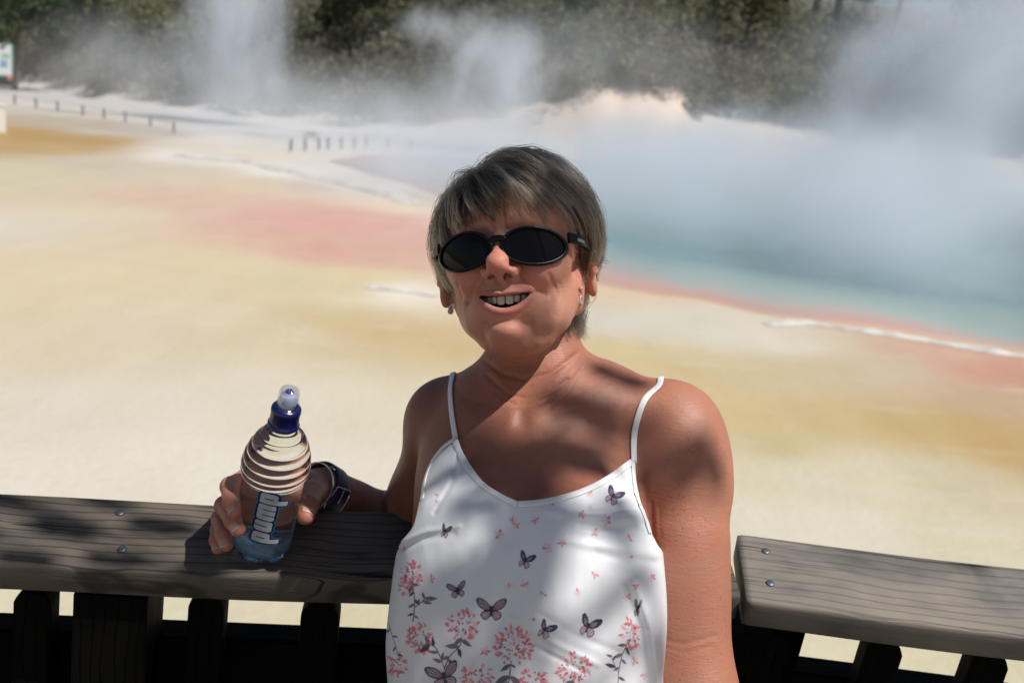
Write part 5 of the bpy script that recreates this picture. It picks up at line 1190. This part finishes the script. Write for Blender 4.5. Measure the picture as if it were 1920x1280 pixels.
# ------------------------------------------------------------------ earrings
SIL = simple('silver', (.66, .66, .68), .2, 1.0)
m = NT('pink_stone'); m.P(Base__Color=(.52, .34, .36, 1), Roughness=.12); m.set(m.b, 'Subsurface Weight', .3); m.set(m.b, 'Subsurface Scale', .001); STONE = m.m
for lab, ppx, ppy, dep in (('silver drop earring with a pink stone on the ear at image right', 1089, 541, 0), ('silver drop earring on the shaded ear at image left', 847, 557, 0)):
    C, ok = march(ppx, ppy, body_sdf, .9); C = C[0] if ok[0] else K(ppx, ppy, 1.12); C = C+np.array([0, 0, .0022])
    er = tag(empty('earring'), lab, 'earring', 'pair of drop earrings'); dn = -UPc
    bm = bmesh.new(); bmesh.ops.create_uvsphere(bm, u_segments=14, v_segments=10, radius=.0021)
    for v in bm.verts: v.co = Vector(W(C))+v.co
    bm_obj('stud', bm, STONE, er)
    ringc = C+dn*.0050; t = np.linspace(0, 2*math.pi, 20, endpoint=False); v, f = tube(np.array([ringc+SD*math.sin(a)*.0018*0+FW*math.cos(a)*.0012+UPc*math.sin(a)*.0028+SD*math.cos(a)*.0014 for a in np.linspace(0, 2*math.pi, 21)]), .0005, 6)
    mesh_np('link', W(v), f, SIL, er)
    pr = [(0, .0060), (.0010, .0045), (.0026, .0010), (.0034, -.0022), (.0030, -.0045), (.0016, -.0060), (0, -.0064)]
    v, f = lathe([(r_, z_) for r_, z_ in pr[::-1]], 20); dc = C+dn*.0128; v = v*[.8, .45, .8]; v2 = dc+np.outer(v[:, 0], SD)+np.outer(v[:, 1], FW)+np.outer(v[:, 2], UPc); mesh_np('stone', W(v2), f, STONE, er)
    oa = np.array([(r_, z_) for r_, z_ in pr]+[(-r_, z_) for r_, z_ in pr[::-1]])*.87; v, f = tube(dc+np.outer(oa[:, 0], SD)+np.outer(oa[:, 1], UPc), .0006, 6); mesh_np('setting', W(v), f, SIL, er)
# ------------------------------------------------------------------ watch and bangle on the wrist behind the bottle
wa, wb = K(608, 920, 1.333), K(592, 912, 1.318); ax = (wa-wb)/np.linalg.norm(wa-wb)
ax = K(640, 940, 1.355)-K(590, 912, 1.315); ax /= np.linalg.norm(ax); s1 = np.cross(ax, [0, 0, 1.]); s1 /= np.linalg.norm(s1); s2 = np.cross(ax, s1)
def skin_r(c, a, s0=.012):
    """distance from the wrist axis to the skin in direction a"""
    dv = s1*math.cos(a)+s2*math.sin(a); rs = np.linspace(s0, .05, 60); d_ = body_sdf((c+rs[:, None]*dv).astype(np.float32)); k_ = np.where(d_ > .0004)[0]
    return rs[k_[0]] if len(k_) else .03
def hoop(c, lift, halfw, th_, name, mat, parent, n=48, loose=0.):
    rings = []; t = np.linspace(0, 2*math.pi, n, endpoint=False); rr_ = np.array([max(skin_r(c+ax*o_*halfw, a) for o_ in (-1, 0, 1)) for a in t])
    for _ in range(6): rr_ = (np.roll(rr_, 1)+2*rr_+np.roll(rr_, -1))/4
    rr_ = rr_+lift+loose*(rr_.max()-rr_)
    for a, r in zip(t, rr_):
        rd = s1*math.cos(a)+s2*math.sin(a)
        rings.append(np.stack([c+rd*(r+b_*th_)+ax*halfw*a_ for a_, b_ in ((-1, 0), (-1, .8), (-.85, 1), (.85, 1), (1, .8), (1, 0))]))
    V_ = np.vstack(rings); f = [(i*6+j, i*6+(j+1) % 6, ((i+1) % n)*6+(j+1) % 6, ((i+1) % n)*6+j) for i in range(n) for j in range(6)]
    o = mesh_np(name, W(V_), f, mat, parent); bm = bmesh.new(); bm.from_mesh(o.data); bmesh.ops.recalc_face_normals(bm, faces=bm.faces); bm.to_mesh(o.data); bm.free(); return (t, rr_)
wt_ = tag(empty('wristwatch'), 'wristwatch with a dark purple strap and silver buckle on the wrist behind the bottle', 'watch')
STR = simple('purple_strap', (.030, .014, .055), .45); wc_ = K(603, 918, 1.330)
tS, rS = hoop(wc_, .0006, .0115, .0022, 'strap', STR, wt_)
RS = lambda a: float(np.interp(a % (2*math.pi), np.r_[tS, 2*math.pi], np.r_[rS, rS[0]]))+.0032
def wpt(c, a, h, r): return c+(s1*math.cos(a)+s2*math.sin(a))*r+ax*h
# buckle faces the viewer: find angle whose direction points to the camera
ang = math.atan2(s2[2], s1[2]); loop_ = []
for da, hh_ in ((-.42, -.012), (-.42, .012), (.42, .012), (.42, -.012), (-.42, -.012)): loop_.append(wpt(wc_, ang+da-.25, hh_, RS(ang+da-.25)))
v, f = tube(spline(loop_, 40), .0011, 7); mesh_np('buckle', W(v), f, SIL, wt_)
v, f = tube(np.array([wpt(wc_, ang-.25-.42+t*.5, 0, RS(ang-.67+t*.5)) for t in np.linspace(0, 1, 8)]), .0008, 6); mesh_np('buckle_pin', W(v), f, SIL, wt_)
bv, bf = lathe([(0, .004), (.014, .004), (.016, .002), (.016, -.004), (0, -.004)], 32)
cc_ = wpt(wc_, ang+math.pi, 0, RS(ang+math.pi)); nd = s1*math.cos(ang+math.pi)+s2*math.sin(ang+math.pi); td = np.cross(nd, ax)
mesh_np('case', W(cc_+np.outer(bv[:, 0], ax)+np.outer(bv[:, 1], td)+np.outer(bv[:, 2], nd)), bf, SIL, wt_)
hoop(K(583, 913, 1.312), .0012, .0016, .0014, 'bangle', SIL, None, loose=.5); tag(bpy.data.objects['bangle'], 'thin silver bangle on the wrist, next to the watch', 'bangle')
# ------------------------------------------------------------------ bottle
def onrail(x, y):
    d = ray(x, y); s = ((FL['o']-CAM)@FL['n'])/(d@FL['n']); return CAM+d*s
B0 = onrail(488, 1032)
bt = tag(empty('water_bottle'), 'clear ribbed plastic water bottle held upright on the handrail', 'bottle')
axw = FL['n']+FL['u']*math.tan(R(9.0)); axw /= np.linalg.norm(axw)
bx = FL['u']-axw*(FL['u']@axw); bx /= np.linalg.norm(bx); by = np.cross(axw, bx)
B0 = B0+FL['n']*.0055+FL['u']*.0
def BW(v): v = np.asarray(v, float)*.955; return B0+np.outer(v[:, 0], bx)+np.outer(v[:, 1], by)+np.outer(v[:, 2], axw)
Rb = .0358
prof = [(0, .006), (.010, .005), (.020, .0015), (.026, 0), (.0305, .0012), (.0338, .005), (.0350, .010), (.0354, .018), (.0352, .026), (.0356, .030), (.0356, .062), (.0350, .0635), (.0356, .065), (Rb, .108), (.0362, .112)]
zz_ = .112
for k in range(5):       # shoulder ribs
    z0 = .112+k*.0108; env = lambda z: .0395*math.cos(max(0, (z-.122))/.060*1.42)**.62 if z > .122 else .0372+.0023*min(1, (z-.112)/.01)
    for fz, dr in ((.10, 0), (.35, .0005), (.65, .0005), (.88, .0), (1.0, -.0009)):
        z = z0+fz*.0108; prof.append((max(env(z)+dr-.0004, .012), z))
for z in (.1685, .1715, .1735): prof.append((max(.0395*math.cos((z-.122)/.060*1.42)**.62-.001, .0142), z))
prof += [(.0138, .1765), (.0136, .179), (.0150, .1800), (.0150, .1812), (.0136, .182), (.0136, .190), (.012, .1905), (0, .1905)]
SEG = 96; v, f = lathe(prof, SEG); v = v.reshape(len(prof), SEG, 3)
tha = np.linspace(0, 2*math.pi, SEG, endpoint=False)
for i, (r_, z_) in enumerate(prof):          # base petals, ribs that climb around the shoulder
    if z_ < .02: v[i, :, 2] += .0035*np.clip(np.cos(5*tha), -.2, 1)*np.clip((r_-.008)/.015, 0, 1)*(1-z_/.02); v[i, :, :2] *= (1-.05*np.clip(np.cos(5*tha), 0, 1)*np.clip(1-z_/.02, 0, 1))[:, None]
    if .113 < z_ < .168: v[i, :, 2] += .0030*np.cos(tha-.9)
m = NT('clear_plastic_water'); m.P(Base__Color=(.96, .985, .995, 1), Roughness=.0, IOR=1.36); m.set(m.b, 'Transmission Weight', 1.0)
GLM = m.m
mesh_np('bottle_body', BW(v.reshape(-1, 3)), f, GLM, bt)
m = NT('blue_base_tint'); m.P(Base__Color=(.30, .52, .72, 1), Roughness=.12); m.set(m.b, 'Transmission Weight', .85)
v, f = lathe([(0, .0075), (.018, .0075), (.029, .0095), (.0322, .014), (.0325, .017), (0, .0175)], 48); mesh_np('bottle_base', BW(v), f, m.m, bt)
NAVY = NT('navy_plastic'); NAVY.P(Base__Color=(.006, .010, .085, 1), Roughness=.25); NAVY = NAVY.m
cp = [(.0172, .1795), (.0180, .1805), (.0180, .1825), (.0165, .184), (.0162, .186), (.0160, .196), (.0168, .199), (.0165, .203), (.0150, .205), (.0105, .206), (0, .206)]
v, f = lathe([(.0140, .1795)]+cp, 90); v = v.reshape(len(cp)+1, 90, 3); rg_ = 1+.012*np.sign(np.sin(np.linspace(0, 2*math.pi, 90, endpoint=False)*30))
for i in range(4, 9): v[i, :, :2] *= rg_[:, None]
mesh_np('cap_collar', BW(v.reshape(-1, 3)), f, NAVY, bt, True)
v, f = lathe([(.0105, .2065), (.0105, .212), (.0095, .218), (.0080, .2215), (.0050, .2225), (.0048, .2240), (0, .2240)], 40); mesh_np('nozzle', BW(v), f, simple('pale_grey_plastic', (.50, .55, .66), .3), bt)
v, f = lathe([(0, .2242), (.0042, .2242), (.0045, .2252), (.0040, .2262), (.0022, .2262), (.0020, .2250), (0, .2250)], 28); mesh_np('spout', BW(v), f, simple('blue_plastic', (.05, .06, .28), .3), bt)
po = [(.0128, .203), (.0126, .214), (.0120, .224), (.0108, .2275), (.0080, .2290), (0, .2295)]; pi_ = [(r_-.0007 if r_ > 0 else 0, z_-.0007) for r_, z_ in po]
v, f = lathe([(.0136, .2035), (.0136, .205)]+po[0:]+pi_[::-1][1:]+[(.0121, .2035)], 48)
m = NT('clear_cap'); tr_ = m.n('ShaderNodeBsdfTransparent', Color=(.93, .94, .97, 1)); gs_ = m.n('ShaderNodeBsdfGlossy', Color=(1, 1, 1, 1), Roughness=.08); fr2 = .10; mx_ = m.n('ShaderNodeMixShader', i0=fr2); m.t.links.new(tr_.outputs[0], mx_.inputs[1]); m.t.links.new(gs_.outputs[0], mx_.inputs[2]); m.t.links.new(mx_.outputs[0], m.out.inputs[0])
mesh_np('clear_cap', BW(v), f, m.m, bt)
# printed word, wrapped on the bottle wall: letters drawn as strokes, coloured by distance
def seg(P, a, b): a = np.array(a, float); b = np.array(b, float); ab = b-a; t = np.clip(((P-a)@ab)/(ab@ab+1e-12), 0, 1); return np.linalg.norm(P-a-t[:, None]*ab, axis=1)
def rbox(P, c, h, r=.0): q_ = np.abs(P-np.array(c))-np.array(h)+r; return np.linalg.norm(np.maximum(q_, 0), axis=1)+np.minimum(q_.max(1), 0)-r
def word_sdf(Q):
    # Q: x along the reading direction, y up, in letter heights (x-height 1)
    P = Q.copy(); P[:, 0] -= .16*P[:, 1]
    d = np.full(len(P), 9.)
    def add(v_): nonlocal d; d = np.minimum(d, v_)
    def cut(v_): nonlocal d; d = np.maximum(d, -v_)
    x = 0.
    def letter_p(x):
        add(rbox(P, (x+.20, .22), (.20, .78), .05)); add(rbox(P, (x+.46, .5), (.42, .5), .26)); return .92
    slits = []
    w_ = letter_p(0); slits.append(((.42, .30), (.42, .72))); x = .98
    add(rbox(P, (x+.44, .5), (.44, .5), .18)); slits.append(((x+.44, .34), (x+.44, 1.1))); x += .94
    add(rbox(P, (x+.66, .5), (.66, .5), .18)); slits += [((x+.44, -.1), (x+.44, .68)), ((x+.88, -.1), (x+.88, .68))]; x += 1.38
    add(rbox(P, (x+.20, .22), (.20, .78), .05)); add(rbox(P, (x+.46, .5), (.42, .5), .26)); slits.append(((x+.42, .30), (x+.42, .72)))
    shape = d.copy(); gaps = [((.95, -.02), (.95, 1.02)), ((1.90, -.02), (1.90, 1.02)), ((3.27, -.02), (3.27, 1.02))]
    ink = np.full(len(P), 9.)
    for a, b in slits+gaps: ink = np.minimum(ink, seg(P, a, b))
    return shape, ink
LH = .0195                        # x-height
nx, ny = 300, 130; xs_ = np.linspace(-.45, 4.75, nx); ys_ = np.linspace(-.95, 1.35, ny); GX, GY_ = np.meshgrid(xs_, ys_, indexing='ij'); Q = np.stack([GX.ravel(), GY_.ravel()], -1)
sh_, ink = word_sdf(Q); sh_ = np.minimum(sh_, 9)
col = np.tile(np.array([.50, .53, .60]), (len(Q), 1)); col[(ink < .042) | (sh_ > -.015)] = (.004, .006, .045); col[sh_ > .085] = (.035, .17, .36)
viewdir = (CAM-(B0+axw*.07)); thc = math.atan2(viewdir@by, viewdir@bx)
tl = R(-7)
# reading direction runs up the bottle, letter tops point left
up_m = Q[:, 0]*LH*.90; lf = Q[:, 1]*LH*1.10
uu = up_m*math.cos(tl)-lf*math.sin(tl)*0; zz_ = .0365+up_m*.97+.0*lf; arc = -(lf-.0075)+up_m*math.tan(R(2))
thv = thc-arc*-1/Rb*-1
xr, yr = np.cos(thc+R(8)+arc*0), 0
# direction of increasing angle seen from the camera: counter-clockwise about the axis = to the right
thv = thc+(arc+.001)/Rb
rv = np.interp(zz_, [0, .010, .018, .03, .062, .108, .2], [.0350, .0350, .0354, .0356, .0356, .0358, .0372])+.00025
V_ = np.stack([rv*np.cos(thv), rv*np.sin(thv), zz_], -1)
ii_, jj_ = np.meshgrid(np.arange(nx-1), np.arange(ny-1), indexing='ij'); fq_ = np.stack([ii_*ny+jj_, (ii_+1)*ny+jj_, (ii_+1)*ny+jj_+1, ii_*ny+jj_+1], -1).reshape(-1, 4)
fq_ = fq_[(sh_[fq_] < .155).all(1)]
m = NT('printed_label'); at = m.n('ShaderNodeAttribute', _attribute_name='ink').outputs[0]; m.P(Base__Color=at, Roughness=.3)
mesh_np('printed_word', BW(V_), fq_, m.m, bt, cols={'ink': col})
# ------------------------------------------------------------------ the tree that dapples the light on the woman and the rail
TREE = tag(empty('shade_tree', (2.5, -1.0, 0)), 'leafy tree overhanging the lookout, casting dappled shade', 'tree')
def surf_at(px, py):
    C, ok = march([px], [py], SHD, .85, 1.6)
    if ok[0]: return W(C[0])
    p = onrail(px, py); return p
def SHD(P): return np.minimum(body_sdf(P), cloth_sdf(P))
SHADE = [ # x, y, rx, ry, angle(deg), density
 (845, 380, 45, 70, 0, .75), (905, 345, 45, 40, 0, .5), (930, 430, 60, 30, 0, .5),
 (1100, 765, 90, 55, 0, 1.1), (1080, 845, 100, 55, 0, 1.1), (990, 885, 60, 40, 0, .9), (930, 850, 30, 50, 0, .35), (1160, 705, 60, 28, 20, .7), 
 (800, 740, 60, 40, 0, 1.3), (800, 790, 55, 60, 0, 1.4), (790, 880, 55, 60, 0, 1.4), (760, 940, 50, 40, 0, 1.4), (680, 930, 60, 35, 0, 1.2), (620, 915, 30, 35, 0, .8),
 (1222, 800, 34, 55, 0, .9), (1262, 865, 50, 26, 25, .9), (1325, 860, 32, 60, 0, .75), (1305, 905, 50, 20, 10, .6),
 (850, 890, 45, 45, 0, .7), (900, 950, 50, 35, 0, .7), (960, 1010, 50, 35, 0, .55), (1080, 965, 75, 26, 0, .55), (1170, 960, 40, 45, 0, .6), (900, 1085, 60, 40, -30, .8), (965, 1080, 55, 40, 0, .7), (860, 1150, 50, 30, 0, .5),
 (770, 1170, 35, 60, 0, .7), (1150, 1000, 40, 20, 0, .4), (990, 1200, 50, 30, 0, .3), (880, 1250, 70, 30, 0, .4),
 (520, 925, 40, 40, 0, .7), (120, 990, 55, 40, 0, .8), (300, 985, 60, 40, 0, .75), (40, 1045, 60, 26, 0, .8), (230, 1050, 70, 26, 0, .6), (20, 940, 40, 22, 0, .6), (390, 1060, 40, 20, 0, .5), (-80, 1000, 60, 60, 0, .8), (430, 960, 30, 34, 0, .55), (420, 1015, 22, 22, 0, .5), (200, 940, 60, 18, 0, .5)]
OPEN = np.array([surf_at(x, y) for x, y in ((1045, 515), (1070, 540), (1040, 560), (1065, 590), (1030, 610), (990, 630), (950, 640), (940, 492), (965, 535), (915, 640), (1000, 590), (1105, 510), (1280, 770), (1240, 745), (1300, 960), (1290, 1040), (1290, 1130), (1290, 1220))])
def sunlit(q_):      # leaves are kept out of the sun's way here
    dv = q_-OPEN; return (np.linalg.norm(dv-np.outer(dv@SUN, SUN), axis=1) < .024).any()
rg = np.random.default_rng(77); s_a = np.cross(SUN, [0, 0, 1.]); s_a /= np.linalg.norm(s_a); s_b = np.cross(SUN, s_a)
LV, LC, TW = [], [], []
def addleaf(p, nrm, ln, wd):
    a = rg.normal(size=3); a -= nrm*(a@nrm); a /= np.linalg.norm(a); b = np.cross(nrm, a)
    LV.extend([p-a*ln*.5, p-a*ln*.15+b*wd*.5, p+a*ln*.25+b*wd*.35, p+a*ln*.5, p+a*ln*.25-b*wd*.35, p-a*ln*.15-b*wd*.5])
    c = np.array([.055, .10, .025])*rg.uniform(.6, 1.5); LC.extend([c]*6)
tips = []
for (x, y, rx, ry, an, den) in SHADE:
    P0 = surf_at(x, y); dep = (P0-CAM)@fwd; t = rg.uniform(2.7, 3.3); c0 = P0+SUN*t; tips.append(c0)
    ux = RT*rx/F*dep; uy = UP*ry/F*dep
    area = np.linalg.norm(np.cross(ux, uy))*math.pi*abs(float(SUN@-fwd))+.0006
    n = int(area*den*11.0/(.026*.013*.62))+2
    for k in range(n):
        r_ = math.sqrt(rg.random()); a_ = rg.uniform(0, 2*math.pi); q_ = P0+ux*r_*math.cos(a_)+uy*r_*math.sin(a_)+SUN*(t+rg.normal()*.12)
        if sunlit(q_): continue
        nn2 = SUN+rg.normal(size=3)*.55; nn2 /= np.linalg.norm(nn2); addleaf(q_, nn2, rg.uniform(.022, .034), rg.uniform(.012, .017))
# the rest of the crown, kept clear of the sunlit parts
n_ok = 0
base_c = CAM+fwd*1.1+SUN*3.0
while n_ok < 9000:
    q_ = base_c+np.array([rg.normal()*1.5+.7, rg.normal()*1.3-.7, rg.normal()*.45+.35])
    if q_[2] < 3.1: continue
    kk = ((q_-CAM)@fwd-1.15)/(SUN@fwd); g0 = q_-SUN*kk; d_ = g0-CAM
    zz2 = d_@fwd; qx = 960+F*(d_@RT)/zz2; qy = 640-F*(d_@UP)/zz2
    if -260 < qx < 2300 and 120 < qy < 1500: continue
    el = math.degrees(math.atan2(q_[2]-CAM[2], math.hypot(q_[0], q_[1])))
    if q_[1] > 0 and el < 38: continue
    addleaf(q_, rg.normal(size=3)*[.6, .6, 1]/1.2+[0, 0, .01], rg.uniform(.05, .09), rg.uniform(.025, .04)); n_ok += 1
LV = np.array(LV); nl = len(LV)//6; fl6 = np.arange(nl*6).reshape(-1, 6)
LM2 = leafmat('canopy_leaves', .45, False)
mesh_np('crown', LV-np.array([2.5, -1.0, 0]), fl6, LM2, TREE, False, {'leaf': np.array(LC)})
hub_ = np.array([1.7, -.6, 3.55]); parts = [tube(spline([(2.5, -1.0, 0), (2.45, -1.0, 1.2), (2.3, -.9, 2.4), (1.95, -.72, 3.2), tuple(hub_)], 24), np.linspace(.16, .075, 24), 12)]
lm = [hub_+np.array(v_) for v_ in ((-.7, .5, .45), (-.2, .9, .5), (.6, .3, .7), (-.4, -.6, .6), (.5, -.7, .5), (-1.2, .2, .55), (-.9, 1.1, .5))]
for l_ in lm: parts.append(tube(spline([hub_, (hub_+l_)/2+[0, 0, .12], l_], 12), np.linspace(.06, .02, 12), 8))
for tp_ in tips[::2]:
    # twigs reach each spray from above so that they cast no extra line on the woman
    l_ = min(lm, key=lambda v_: np.linalg.norm(v_-tp_)); parts.append(tube(spline([l_, (l_+tp_)/2+[0, 0, .08], tp_+SUN*.05], 8), np.linspace(.010, .002, 8), 5))
v, f = join(parts); mesh_np('trunk', v-np.array([2.5, -1.0, 0]), f, BARK, TREE)
